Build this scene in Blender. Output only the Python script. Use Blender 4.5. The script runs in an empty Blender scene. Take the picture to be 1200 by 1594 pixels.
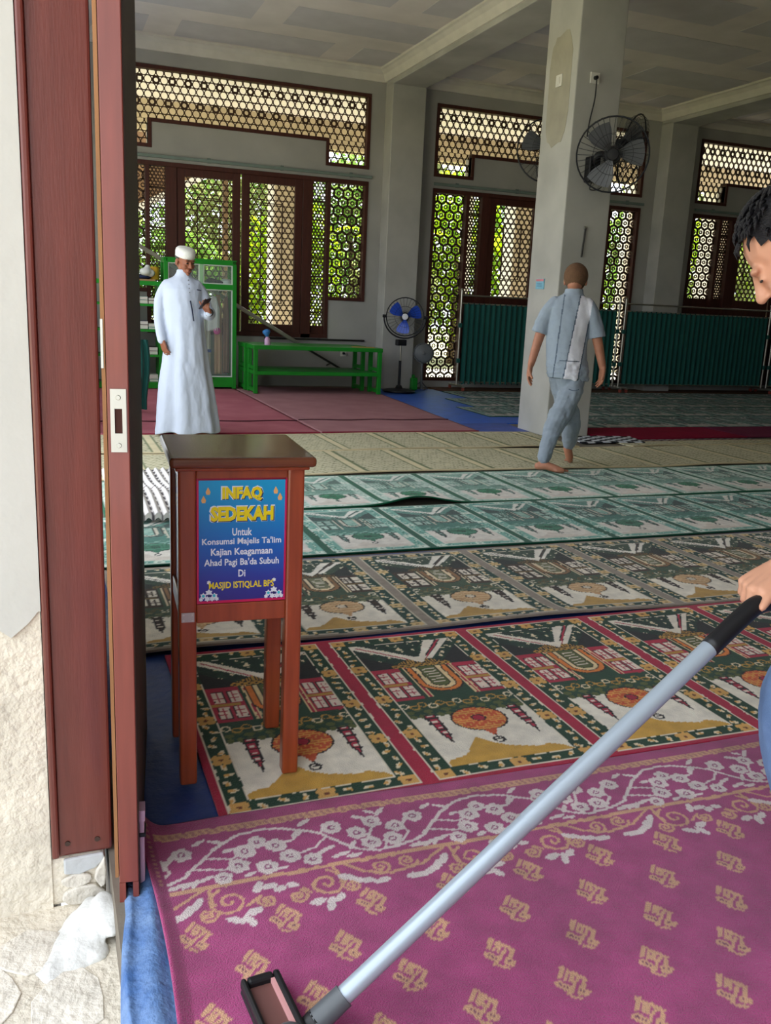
import bpy, math, random
import numpy as np
from mathutils import Matrix, Vector
random.seed(7); RNG = np.random.default_rng(7)
SC = bpy.context.scene
COL = SC.collection
R = math.radians

# ------------------------------------------------------------------ camera
def make_camera():
    p, r, y = R(13.15), R(2.66), R(21.3)
    fwd = Vector((math.sin(y), math.cos(y), 0)); right = Vector((math.cos(y), -math.sin(y), 0)); up = Vector((0, 0, 1))
    f = fwd * math.cos(p) - up * math.sin(p); u = up * math.cos(p) + fwd * math.sin(p)
    r_ = right * math.cos(r) + u * math.sin(r); u_ = u * math.cos(r) - right * math.sin(r)
    cd = bpy.data.cameras.new('camera'); cd.sensor_fit = 'VERTICAL'; cd.sensor_height = 24.0
    cd.lens = 1384.0 / 1594.0 * 24.0; cd.clip_start = 0.02; cd.clip_end = 300
    co = bpy.data.objects.new('camera', cd); COL.objects.link(co)
    m = Matrix((r_, u_, -f)).transposed().to_4x4(); m.translation = (0, 0, 1.27)
    co.matrix_world = m
    SC.camera = co
make_camera()

# ------------------------------------------------------------------ light
W = bpy.data.worlds.new('overcast_sky'); SC.world = W; W.use_nodes = True
bg = W.node_tree.nodes['Background']; bg.inputs['Color'].default_value = (0.90, 0.96, 1.04, 1); bg.inputs['Strength'].default_value = 1.0
sd = bpy.data.lights.new('sun', 'SUN'); sd.energy = 5.0; sd.angle = R(6); sd.color = (1.0, 0.95, 0.86)
so = bpy.data.objects.new('sun', sd); COL.objects.link(so); so.rotation_euler = (R(-32), R(14), 0)
def portal(name, c, sx, sy, rot):
    ld = bpy.data.lights.new(name, 'AREA'); ld.shape = 'RECTANGLE'; ld.size = sx; ld.size_y = sy; ld.cycles.is_portal = True
    o = bpy.data.objects.new(name, ld); COL.objects.link(o); o.location = c; o.rotation_euler = rot
SC.view_settings.view_transform = 'Standard'; SC.view_settings.look = 'None'
SC.view_settings.exposure = 1.9; SC.view_settings.gamma = 1.0; SC.view_settings.use_curve_mapping = False
SC.cycles.max_bounces = 10; SC.cycles.diffuse_bounces = 6; SC.cycles.transparent_max_bounces = 12
SC.cycles.caustics_reflective = False; SC.cycles.caustics_refractive = False; SC.cycles.sample_clamp_indirect = 6

# ------------------------------------------------------------------ colour and materials
def lin(c):
    c = c / 255.0
    return c / 12.92 if c <= 0.04045 else ((c + 0.055) / 1.055) ** 2.4
def rgb(r, g=None, b=None):
    if g is None: r, g, b = r
    return (lin(r), lin(g), lin(b))
MATS = {}
def mat(name, col=(128, 128, 128), rough=0.6, metal=0.0, var=0.10, vscale=6.0, bump=0.0, bscale=40.0, col2=None, attr=None, spec=0.4,
        sheen=0.0, stretch=None, emit=None, trans=0.0, coat=0.0, vdetail=4.0, contrast=None):
    if name in MATS: return MATS[name]
    m = bpy.data.materials.new(name); m.use_nodes = True; MATS[name] = m
    nt = m.node_tree; N = nt.nodes; L = nt.links; b = N['Principled BSDF']
    b.inputs['Roughness'].default_value = rough; b.inputs['Metallic'].default_value = metal
    b.inputs['Specular IOR Level'].default_value = spec
    if sheen: b.inputs['Sheen Weight'].default_value = sheen
    if coat: b.inputs['Coat Weight'].default_value = coat; b.inputs['Coat Roughness'].default_value = 0.12
    if trans: b.inputs['Transmission Weight'].default_value = trans
    tc = N.new('ShaderNodeTexCoord'); vec = tc.outputs['Object']
    if stretch:
        mp = N.new('ShaderNodeMapping'); mp.inputs['Scale'].default_value = stretch; L.new(vec, mp.inputs['Vector']); vec = mp.outputs['Vector']
    base = rgb(col)
    nz = N.new('ShaderNodeTexNoise'); nz.inputs['Scale'].default_value = vscale; nz.inputs['Detail'].default_value = vdetail; L.new(vec, nz.inputs['Vector'])
    fac = nz.outputs['Fac']
    cr = N.new('ShaderNodeMapRange'); lo, hi = contrast or (0.3, 0.7)
    cr.inputs['From Min'].default_value = lo; cr.inputs['From Max'].default_value = hi; L.new(fac, cr.inputs['Value']); fac = cr.outputs['Result']
    mx = N.new('ShaderNodeMix'); mx.data_type = 'RGBA'; L.new(fac, mx.inputs['Factor'])
    if attr:
        ca = N.new('ShaderNodeVertexColor'); ca.layer_name = attr
        d = N.new('ShaderNodeMix'); d.data_type = 'RGBA'; d.blend_type = 'MULTIPLY'; d.inputs['Factor'].default_value = 1.0
        mx.inputs['A'].default_value = (1 - var, 1 - var, 1 - var, 1); mx.inputs['B'].default_value = (1 + var * .5, 1 + var * .5, 1 + var * .5, 1)
        L.new(ca.outputs['Color'], d.inputs['A']); L.new(mx.outputs['Result'], d.inputs['B']); out = d.outputs['Result']
    else:
        c2 = rgb(col2) if col2 else tuple(min(1, x * (1 + var)) for x in base)
        c1 = base if col2 else tuple(x * (1 - var) for x in base)
        mx.inputs['A'].default_value = (*c1, 1); mx.inputs['B'].default_value = (*c2, 1); out = mx.outputs['Result']
    L.new(out, b.inputs['Base Color'])
    if emit: L.new(out, b.inputs['Emission Color']); b.inputs['Emission Strength'].default_value = emit
    if bump:
        nb = N.new('ShaderNodeTexNoise'); nb.inputs['Scale'].default_value = bscale; nb.inputs['Detail'].default_value = 3; L.new(vec, nb.inputs['Vector'])
        bp = N.new('ShaderNodeBump'); bp.inputs['Strength'].default_value = bump; bp.inputs['Distance'].default_value = 0.01
        L.new(nb.outputs['Fac'], bp.inputs['Height']); L.new(bp.outputs['Normal'], b.inputs['Normal'])
    return m
def mat_glass(name, tint=(0.95, 0.99, 0.97), mixf=0.88):
    m = bpy.data.materials.new(name); m.use_nodes = True; nt = m.node_tree; N = nt.nodes; L = nt.links; b = N['Principled BSDF']; o = N['Material Output']
    b.inputs['Roughness'].default_value = 0.05; b.inputs['Base Color'].default_value = (0.8, 0.85, 0.83, 1)
    t = N.new('ShaderNodeBsdfTransparent'); t.inputs['Color'].default_value = (*tint, 1)
    x = N.new('ShaderNodeMixShader'); x.inputs['Fac'].default_value = mixf; L.new(b.outputs[0], x.inputs[1]); L.new(t.outputs[0], x.inputs[2]); L.new(x.outputs[0], o.inputs['Surface'])
    return m
def mat_leaf(name, c1, c2, tr=0.5):
    m = bpy.data.materials.new(name); m.use_nodes = True; nt = m.node_tree; N = nt.nodes; L = nt.links; o = N['Material Output']; N.remove(N['Principled BSDF'])
    oi = N.new('ShaderNodeTexNoise'); oi.inputs['Scale'].default_value = 3.5
    tc = N.new('ShaderNodeTexCoord'); L.new(tc.outputs['Object'], oi.inputs['Vector'])
    mr = N.new('ShaderNodeMapRange'); mr.inputs['From Min'].default_value = .35; mr.inputs['From Max'].default_value = .65; L.new(oi.outputs['Fac'], mr.inputs['Value'])
    mx = N.new('ShaderNodeMix'); mx.data_type = 'RGBA'; mx.inputs['A'].default_value = (*rgb(c1), 1); mx.inputs['B'].default_value = (*rgb(c2), 1); L.new(mr.outputs['Result'], mx.inputs['Factor'])
    d = N.new('ShaderNodeBsdfDiffuse'); t = N.new('ShaderNodeBsdfTranslucent'); L.new(mx.outputs['Result'], d.inputs['Color']); L.new(mx.outputs['Result'], t.inputs['Color'])
    x = N.new('ShaderNodeMixShader'); x.inputs['Fac'].default_value = tr; L.new(d.outputs[0], x.inputs[1]); L.new(t.outputs[0], x.inputs[2]); L.new(x.outputs[0], o.inputs['Surface'])
    return m

# ------------------------------------------------------------------ mesh helpers (all coordinates are world metres)
WM = {}          # world matrix of every object made here
def frame(d):
    d = Vector(d).normalized(); a = Vector((0, 0, 1)) if abs(d.z) < 0.9 else Vector((1, 0, 0))
    x = a.cross(d).normalized(); return x, d.cross(x), d
class MB:
    def __init__(s): s.v = []; s.f = []
    def add(s, vs, fs):
        o = len(s.v); s.v += [tuple(p) for p in vs]; s.f += [tuple(i + o for i in f) for f in fs]; return s
    def box(s, x0, x1, y0, y1, z0, z1):
        return s.add([(x0, y0, z0), (x1, y0, z0), (x1, y1, z0), (x0, y1, z0), (x0, y0, z1), (x1, y0, z1), (x1, y1, z1), (x0, y1, z1)],
                     [(0, 3, 2, 1), (4, 5, 6, 7), (0, 1, 5, 4), (1, 2, 6, 5), (2, 3, 7, 6), (3, 0, 4, 7)])
    def bar(s, a, b, w, h, up=(0, 0, 1)):
        a, b = Vector(a), Vector(b); d = (b - a).normalized(); u = Vector(up); x = d.cross(u).normalized(); u = x.cross(d)
        vs = [p + x * (sx * w / 2) + u * (sz * h / 2) for p in (a, b) for sx, sz in ((-1, -1), (1, -1), (1, 1), (-1, 1))]
        return s.add(vs, [(0, 1, 2, 3), (7, 6, 5, 4), (0, 4, 5, 1), (1, 5, 6, 2), (2, 6, 7, 3), (3, 7, 4, 0)])
    def ring_loft(s, rings, cap=True, closed=False):
        o = len(s.v); n = len(rings[0])
        for r in rings: s.v += [tuple(p) for p in r]
        m = len(rings)
        for i in range(m if closed else m - 1):
            for j in range(n):
                a, b = i * n + j, i * n + (j + 1) % n; c, d = ((i + 1) % m) * n + (j + 1) % n, ((i + 1) % m) * n + j
                s.f.append((o + a, o + b, o + c, o + d))
        if cap and not closed:
            s.f.append(tuple(o + j for j in reversed(range(n)))); s.f.append(tuple(o + (m - 1) * n + j for j in range(n)))
        return s
    def cyl(s, a, b, r0, r1=None, n=12, cap=True):
        r1 = r0 if r1 is None else r1; x, y, d = frame(Vector(b) - Vector(a)); rings = []
        for p, r in ((Vector(a), r0), (Vector(b), r1)):
            rings.append([p + x * (r * math.cos(2 * math.pi * j / n)) + y * (r * math.sin(2 * math.pi * j / n)) for j in range(n)])
        return s.ring_loft(rings, cap)
    def tube(s, pts, r, n=8, closed=False, cap=True, flat=1.0, round_ends=False):
        P = [Vector(p) for p in pts]; m = len(P); rs = list(r) if hasattr(r, '__len__') else [r] * m
        if round_ends:
            d0 = (P[0] - P[1]).normalized(); d1 = (P[-1] - P[-2]).normalized(); r0, r1 = rs[0], rs[-1]
            P = [P[0] + d0 * r0 * .95, P[0] + d0 * r0 * .6] + P + [P[-1] + d1 * r1 * .6, P[-1] + d1 * r1 * .95]
            rs = [r0 * .3, r0 * .8] + rs + [r1 * .8, r1 * .3]; m = len(P)
        rings = []; px = None
        for i in range(m):
            d = (P[(i + 1) % m] - P[i - 1]) if closed else (P[min(i + 1, m - 1)] - P[max(i - 1, 0)])
            if d.length < 1e-9: d = Vector((0, 0, 1))
            d.normalize()
            if px is None: px = frame(d)[0]
            px = (px - d * px.dot(d)); px = px.normalized() if px.length > 1e-6 else frame(d)[0]; py = d.cross(px)
            rings.append([P[i] + px * (rs[i] * math.cos(2 * math.pi * j / n)) + py * (flat * rs[i] * math.sin(2 * math.pi * j / n)) for j in range(n)])
        return s.ring_loft(rings, cap, closed)
    def ell(s, c, r, n=14, m=9, rot=None):
        c = Vector(c); vs = []; fs = []; M3 = rot or Matrix.Identity(3)
        for i in range(1, m):
            t = math.pi * i / m
            for j in range(n):
                p = 2 * math.pi * j / n
                vs.append(c + M3 @ Vector((r[0] * math.sin(t) * math.cos(p), r[1] * math.sin(t) * math.sin(p), r[2] * math.cos(t))))
        top = len(vs); vs.append(c + M3 @ Vector((0, 0, r[2]))); vs.append(c + M3 @ Vector((0, 0, -r[2])))
        for i in range(m - 2):
            for j in range(n):
                a, b = i * n + j, i * n + (j + 1) % n; fs.append((a, a + n, b + n, b))
        for j in range(n):
            fs.append((top, j, (j + 1) % n)); q = (m - 2) * n; fs.append((top + 1, q + (j + 1) % n, q + j))
        return s.add(vs, fs)
    def lathe(s, prof, c=(0, 0, 0), n=20, axis=(0, 0, 1)):
        x, y, d = frame(axis); c = Vector(c)
        return s.ring_loft([[c + d * z + x * (max(r, 1e-4) * math.cos(2 * math.pi * j / n)) + y * (max(r, 1e-4) * math.sin(2 * math.pi * j / n)) for j in range(n)] for r, z in prof])
    def torus(s, c, axis, R0, r, n=24, m=6):
        x, y, d = frame(axis); c = Vector(c)
        return s.tube([c + x * (R0 * math.cos(2 * math.pi * i / n)) + y * (R0 * math.sin(2 * math.pi * i / n)) for i in range(n)], r, m, closed=True)
    def prism(s, poly, d0, d1):
        # polygon points (3d) extruded from offset d0 to d1 (vectors)
        n = len(poly); a = [Vector(p) + Vector(d0) for p in poly]; b = [Vector(p) + Vector(d1) for p in poly]
        return s.add(a + b, [tuple(reversed(range(n))), tuple(range(n, 2 * n))] + [(i, (i + 1) % n, n + (i + 1) % n, n + i) for i in range(n)])
    def quadgrid(s, P):
        # P: rows of points
        n = len(P[0]); o = len(s.v)
        for row in P: s.v += [tuple(p) for p in row]
        for i in range(len(P) - 1):
            for j in range(n - 1): s.f.append((o + i * n + j, o + i * n + j + 1, o + (i + 1) * n + j + 1, o + (i + 1) * n + j))
        return s
    def xf(s, M, start=0):
        s.v[start:] = [tuple(M @ Vector(p)) for p in s.v[start:]]; return s
    def mesh(s, name):
        me = bpy.data.meshes.new(name); me.from_pydata(s.v, [], s.f); me.update(); return me
    def build(s, name, m, parent=None, smooth=False, bevel=0.0, seg=2, angle=40, origin=None):
        return put(name, s.mesh(name), m, parent, smooth, bevel, seg, angle, origin)
def put(name, me, m, parent=None, smooth=False, bevel=0.0, seg=2, angle=40, origin=None):
    o = bpy.data.objects.new(name, me); COL.objects.link(o)
    if m: me.materials.append(m)
    if smooth:
        me.polygons.foreach_set('use_smooth', [True] * len(me.polygons))
        if smooth == 'auto':
            try: me.set_sharp_from_angle(angle=R(angle))
            except Exception: pass
    if bevel:
        b = o.modifiers.new('edge', 'BEVEL'); b.width = bevel; b.segments = seg; b.limit_method = 'ANGLE'; b.angle_limit = R(angle)
    Mw = Matrix.Identity(4)
    if origin is None and len(me.vertices):
        co = np.empty(len(me.vertices) * 3, np.float32); me.vertices.foreach_get('co', co); co = co.reshape(-1, 3)
        origin = ((co[:, 0].min() + co[:, 0].max()) / 2, (co[:, 1].min() + co[:, 1].max()) / 2, co[:, 2].min())
    if origin is not None:
        Mw = Matrix.Translation(origin); me.transform(Mw.inverted())
    attach(o, Mw, parent); return o
def attach(o, Mw, parent=None):
    WM[o.name] = Mw
    if parent is not None:
        o.parent = parent; o.matrix_parent_inverse = Matrix.Identity(4); o.matrix_local = WM[parent.name].inverted() @ Mw
    else: o.matrix_world = Mw
def copy_at(src, delta, parent=None):
    c = src.copy(); COL.objects.link(c); attach(c, Matrix.Translation(delta) @ WM[src.name], parent); return c
def thing(name, label, cat, loc, group=None):
    o = bpy.data.objects.new(name, None); COL.objects.link(o); o.empty_display_size = 0.1; attach(o, Matrix.Translation(loc)); return tag(o, label, cat, group)
def tag(o, label, cat, group=None, kind=None):
    o['label'] = label; o['category'] = cat
    if group: o['group'] = group
    if kind: o['kind'] = kind
    return o
def struct(o, label, cat):
    o['kind'] = 'structure'; o['label'] = label; o['category'] = cat; return o
def place(obs, M):
    for o in obs: attach(o, M @ WM[o.name])
def blob(mb, voxel=0.01, smooth=4, factor=0.5):
    me = mb.mesh('tmp'); o = bpy.data.objects.new('tmp', me); COL.objects.link(o)
    r = o.modifiers.new('r', 'REMESH'); r.mode = 'VOXEL'; r.voxel_size = voxel
    if smooth: q = o.modifiers.new('s', 'SMOOTH'); q.iterations = smooth; q.factor = factor
    dg = bpy.context.evaluated_depsgraph_get(); out = bpy.data.meshes.new_from_object(o.evaluated_get(dg))
    bpy.data.objects.remove(o); bpy.data.meshes.remove(me); return out
def lerp(a, b, t): return a + (b - a) * t
def bez(p, n=12):
    # Catmull-Rom through p
    P = [Vector(q) for q in p]; out = []
    for i in range(len(P) - 1):
        a, b, c, d = P[max(i - 1, 0)], P[i], P[i + 1], P[min(i + 2, len(P) - 1)]
        for k in range(n):
            t = k / n; out.append(0.5 * ((2 * b) + (c - a) * t + (2 * a - 5 * b + 4 * c - d) * t * t + (3 * b - a - 3 * c + d) * t ** 3))
    out.append(P[-1]); return out
# ================================================================== SETTING
M_plaster = mat('grey_plaster', (170, 169, 163), .9, var=.13, vscale=1.3, bump=.12, bscale=18, vdetail=7)
M_column = mat('column_plaster', (180, 179, 172), .9, var=.16, vscale=1.6, bump=.12, bscale=14, vdetail=7)
M_white = mat('white_paint', (196, 196, 190), .85, var=.05, vscale=3, bump=.15, bscale=25)
M_conc = mat('rough_concrete', (214, 206, 190), .95, var=.16, vscale=9, bump=.9, bscale=45, vdetail=8)
M_stone = mat('foundation_stone', (214, 208, 196), .92, var=.14, vscale=11, bump=.8, bscale=45)
M_slab = mat('floor_concrete', (120, 112, 100), .9, var=.15, vscale=4, bump=.2)
M_ceil = mat('joint_compound', (218, 212, 204), .95, var=.07, vscale=2.5, vdetail=5)
M_board = mat('gypsum_board', (198, 196, 195), .95, var=.06, vscale=3)
M_cornice = mat('cornice_plaster', (216, 212, 200), .9, var=.06, vscale=5)
M_frame = mat('dark_brown_wood', (74, 36, 26), .55, var=.2, vscale=5, stretch=(6, 6, .6))
M_lat = mat('brown_lattice', (70, 48, 32), .7, var=.15)
M_teak = mat('reddish_teak', (104, 50, 42), .38, var=.16, vscale=5, stretch=(9, 9, .7), coat=.35, bump=.05, bscale=30)
M_teakdark = mat('dark_wood_and_shade', (62, 44, 36), .6, var=.15, vscale=5, stretch=(9, 9, .7))  # dark wood of small parts, and painted shade on the leaf's inward side

BAY = 4.92
PX = [-0.035 + BAY * k for k in range(4)]           # left edge of each wall pillar
CX = [2.75, 7.635, 12.57]                           # middle of each bay's openings
YW = 13.3
def LEG(b): return {0: 1.29, 1: .10, 2: .10}[b]
def SILL(b): return {0: .72, 1: .10, 2: .10}[b]

# floor, ceiling, walls
struct(MB().box(.10, 17.2, -2.2, 13.5, -.3, -.012).build('floor', M_slab), 'grey concrete floor beneath the rugs', 'floor')
ceil_ = struct(MB().box(-.35, 17.4, -2.4, 13.5, 4.6, 4.85).build('ceiling', M_ceil), 'pale unpainted ceiling with wide plastered joints', 'ceiling')
proto = None
for b in range(3):
    bx0, bx1 = PX[b] + .525, PX[b + 1]
    for row in range(13):
        y1 = 13.09 - 1.24 * row; y0 = y1 - .75
        if 8.0 < y1 and y0 < 8.7 and False: continue
        if y0 < -2.2: break
        st = {0: (1.79, 2.95, 1.9, .85), 1: (6.73, 5.6, 6.66, 5.46), 2: (11.6, 10.5, 11.2, 10.4)}[b][row % 4]
        st -= 2.4 * 2
        while st < bx1:
            a, c = max(st, bx0 + .14), min(st + 2.0, bx1 - .14)
            if c - a > .25:
                if c - a > 1.99:
                    if proto is None: proto = MB().box(a, c, y0, y1, 4.596, 4.6).build('ceiling_board', M_board, ceil_); P0 = (a, y0)
                    else: copy_at(proto, (a - P0[0], y0 - P0[1], 0), ceil_)
                else: MB().box(a, c, y0, y1, 4.596, 4.6).build('ceiling_board', M_board, ceil_)
            st += 2.4
wb = MB()
wb.box(-.35, 17.2, YW, YW + .2, 4.255, 4.6)
for b, cx in enumerate(CX):
    x0, x1 = PX[b], PX[b + 1] + (0 if b < 2 else .5)
    wb.box(x0, cx - 1.915, YW, YW + .2, -.3, 4.255); wb.box(cx + 1.915, x1, YW, YW + .2, -.3, 4.255)
    wb.box(cx - 1.29, cx + 1.29, YW, YW + .2, 3.04, 3.54)
    for s in (-1, 1):
        a, c = sorted((cx + s * 1.29, cx + s * 1.915)); wb.box(a, c, YW, YW + .2, 3.04, 3.21); wb.box(a, c, YW, YW + .2, -.3, LEG(b))
    wb.box(cx - 1.29, cx + 1.29, YW, YW + .2, -.3, SILL(b))
wb.box(PX[3] + .5, 17.2, YW, YW + .2, -.3, 4.255)
struct(wb.build('wall_back', M_plaster), 'unpainted grey plaster wall with lattice doors and windows', 'wall')
for k in range(4):
    struct(MB().box(PX[k], PX[k] + .525, 13.0, YW, -.012, 4.4).build('wall_pillar', M_column, bevel=.01),
           ['grey plaster pillar in the corner by the shelf', 'grey plaster wall pillar behind the blue-bladed fan', 'grey wall pillar behind the far curtain screens', 'grey wall pillar at the dim end'][k], 'pillar')
for k in range(4):
    struct(MB().box(PX[k], PX[k] + .525, -2.2, YW, 4.37, 4.62).build('ceiling_beam', M_column, bevel=.01),
           ['plaster ceiling beam along the doorway wall', 'plaster ceiling beam running to the free-standing column', 'plaster ceiling beam ending at the second wall pillar', 'plaster ceiling beam at the dim end'][k], 'beam')
# cornice
prof = [(0, 0), (.03, .0), (.045, .03), (.07, .09), (.12, .13), (.15, .14), (.15, .17), (0, .17)]
tn = 1
def cornice(a, b, nrm, z=4.43):
    global tn
    a, b, n = Vector(a), Vector(b), Vector(nrm)
    rings = [[p + n * u + Vector((0, 0, z + v)) for u, v in prof] for p in (a, b)]
    m = MB().ring_loft(rings); o = struct(m.build('trim_%d' % tn, M_cornice), 'pale plaster cornice %s, in the bay %s' % (('along the back wall', 'on the beam nearer the entrance', 'on the beam farther from the entrance')[(tn - 1) % 3], ('above the benches', 'behind the column', 'at the dim end')[(tn - 1) // 3]), 'cornice'); tn += 1
for b in range(3):
    x0, x1 = PX[b] + .525, PX[b + 1]
    cornice((x0, YW, 0), (x1, YW, 0), (0, -1, 0)); cornice((x0, -2.2, 0), (x0, YW, 0), (1, 0, 0)); cornice((x1, -2.2, 0), (x1, YW, 0), (-1, 0, 0))
# side walls, with the hall's other openings along the bright left side
wl = MB()
for y0, y1, z0, z1 in ((1.95, 13.5, 3.3, 4.6), (1.95, 4.1, -.3, 3.3), (8.3, 9.2, -.3, 3.3), (12.3, 13.5, -.3, 3.3), (9.2, 12.3, -.3, .9), (-2.2, 1.95, 3.3, 4.6)):
    wl.box(-.35, -.01, y0, y1, z0, z1)
struct(wl.build('wall_left', M_plaster), 'plastered side wall holding the entrance doorway', 'wall')
struct(MB().box(17.0, 17.2, -2.2, 13.5, -.3, 4.6).build('wall_right', M_plaster), 'grey wall at the dim end of the hall', 'wall')
wf = MB(); wf.box(-.35, 17.2, -2.4, -2.2, -.3, 4.6)
struct(wf.build('wall_front', M_plaster), 'grey wall of the hall behind the viewer', 'wall')
portal('sky_opening_entrance', (-.2, -.1, 1.6), 3.4, 4.0, (0, R(-90), 0))
portal('sky_opening_side', (-.2, 6.2, 1.6), 3.4, 4.2, (0, R(-90), 0))
portal('sky_opening_far_side', (-.2, 10.75, 2.1), 2.4, 3.1, (0, R(-90), 0))
for k, cx in enumerate(CX): portal('sky_opening_lattice_%d' % (k + 1), (cx, 13.6, 2.2), 3.8, 4.0, (R(-90), 0, 0))

struct(MB().box(-1.0, -.35, -2.4, 13.5, 4.45, 4.6).build('eave', M_white), 'white eave slab over the entrance side', 'roof')
# ---- free-standing column
col = struct(MB().box(4.90, 5.42, 8.06, 8.66, -.012, 4.4).build('column', M_column, bevel=.012), 'free-standing square grey plaster column carrying wall fans', 'column')
def patch_poly(cx, cy, rx, ry, n=26, seed=1):
    rg = random.Random(seed)
    return [(cx + rx * math.copysign(abs(math.cos(2 * math.pi * i / n)) ** .6, math.cos(2 * math.pi * i / n)) * (1 + rg.uniform(-.04, .04)), cy + ry * math.copysign(abs(math.sin(2 * math.pi * i / n)) ** .6, math.sin(2 * math.pi * i / n)) * (1 + rg.uniform(-.05, .05))) for i in range(n)]
M_patch = mat('plaster_patch', (168, 163, 146), .9, var=.1, vscale=5)
MB().prism([(4.90, y, z) for y, z in patch_poly(8.36, 3.42, .21, .52)], (0, 0, 0), (-.003, 0, 0)).build('plaster_patch', M_patch, col)

# ---- lattices
def clampmesh(m, x0, x1, z0, z1):
    m.v = [(min(max(p[0], x0), x1), p[1], min(max(p[2], z0), z1)) for p in m.v]; return m
def clean(m):
    out = []
    for f in m.f:
        P = [m.v[i] for i in f]
        xs = [p[0] for p in P]; zs = [p[2] for p in P]; ys = [p[1] for p in P]
        if (max(xs) - min(xs) < 1e-6) + (max(zs) - min(zs) < 1e-6) + (max(ys) - min(ys) < 1e-6) >= 2: continue
        out.append(f)
    m.f = out; return m
def hexlat(x0, x1, z0, z1, y, px, pz, fr, th=.018, nh=12, special=None):
    m = MB(); rows = int((z1 - z0) / pz) + 2; cols = int((x1 - x0) / px) + 2
    for i in range(-1, rows):
        for j in range(-1, cols):
            cx = x0 + (j + (.5 if i % 2 else 0)) * px; cz = z0 + i * pz + pz * .3
            f, n = fr, nh; sq = False
            if special:
                q = special(i, j)
                if q == 1: f = fr * .62
                if q == 2: f = fr * .62; sq = True
            hexp = []; inn = []
            for k in range(12):
                a = 2 * math.pi * (k + .5) / 12; c, s = math.cos(a), math.sin(a)
                # hexagon support with vertices up/down, then scaled to the pitch
                hr = .5 / max(abs(math.cos(a)), abs(math.cos(a - math.pi / 3)), abs(math.cos(a + math.pi / 3)))
                hexp.append((cx + hr * c * px, cz + hr * s * pz / .866))
                if sq: t = f * .42 / max(abs(c), abs(s)); inn.append((cx + t * c * px, cz + t * s * pz / .866))
                elif n == 4: t = f * .5 / (abs(c) + abs(s)); inn.append((cx + t * c * px, cz + t * s * pz / .866))
                else: inn.append((cx + f * .5 * c * px, cz + f * .5 * s * pz / .866))
            vs = [(a, y, b) for a, b in hexp] + [(a, y, b) for a, b in inn] + [(a, y + th, b) for a, b in hexp] + [(a, y + th, b) for a, b in inn]
            fs = []
            for k in range(12):
                l = (k + 1) % 12; fs += [(k, l, 12 + l, 12 + k), (24 + l, 24 + k, 36 + k, 36 + l), (12 + k, 12 + l, 36 + l, 36 + k)]
            m.add(vs, fs)
    return clean(clampmesh(m, x0, x1, z0, z1))
def flowerlat(x0, x1, z0, z1, y, p, w=.011, th=.018):
    m = MB(); rows = int((z1 - z0) / (p * .866)) + 3; cols = int((x1 - x0) / p) + 3; n = 14
    for i in range(-1, rows):
        for j in range(-1, cols):
            cx = x0 + (j + (.5 if i % 2 else 0)) * p; cz = z0 + i * p * .866
            for r, ww in ((p * .58, w), (p * .17, w * .9)):
                rings = []
                for k in range(n):
                    a = 2 * math.pi * k / n; c, s = math.cos(a), math.sin(a)
                    rings.append([(cx + (r - ww / 2) * c, y, cz + (r - ww / 2) * s), (cx + (r + ww / 2) * c, y, cz + (r + ww / 2) * s), (cx + (r + ww / 2) * c, y + th, cz + (r + ww / 2) * s), (cx + (r - ww / 2) * c, y + th, cz + (r - ww / 2) * s)])
                m.ring_loft(rings, closed=True)
    return clean(clampmesh(m, x0, x1, z0, z1))
YL = 13.37
def rectframe(m, x0, x1, z0, z1, w, y0, y1):
    m.box(x0, x1, y0, y1, z1 - w, z1); m.box(x0, x1, y0, y1, z0, z0 + w); m.box(x0, x0 + w, y0, y1, z0 + w, z1 - w); m.box(x1 - w, x1, y0, y1, z0 + w, z1 - w)
WORD = ['behind the green cabinets', 'beside the free-standing column', 'beyond the far curtain screens']
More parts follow.
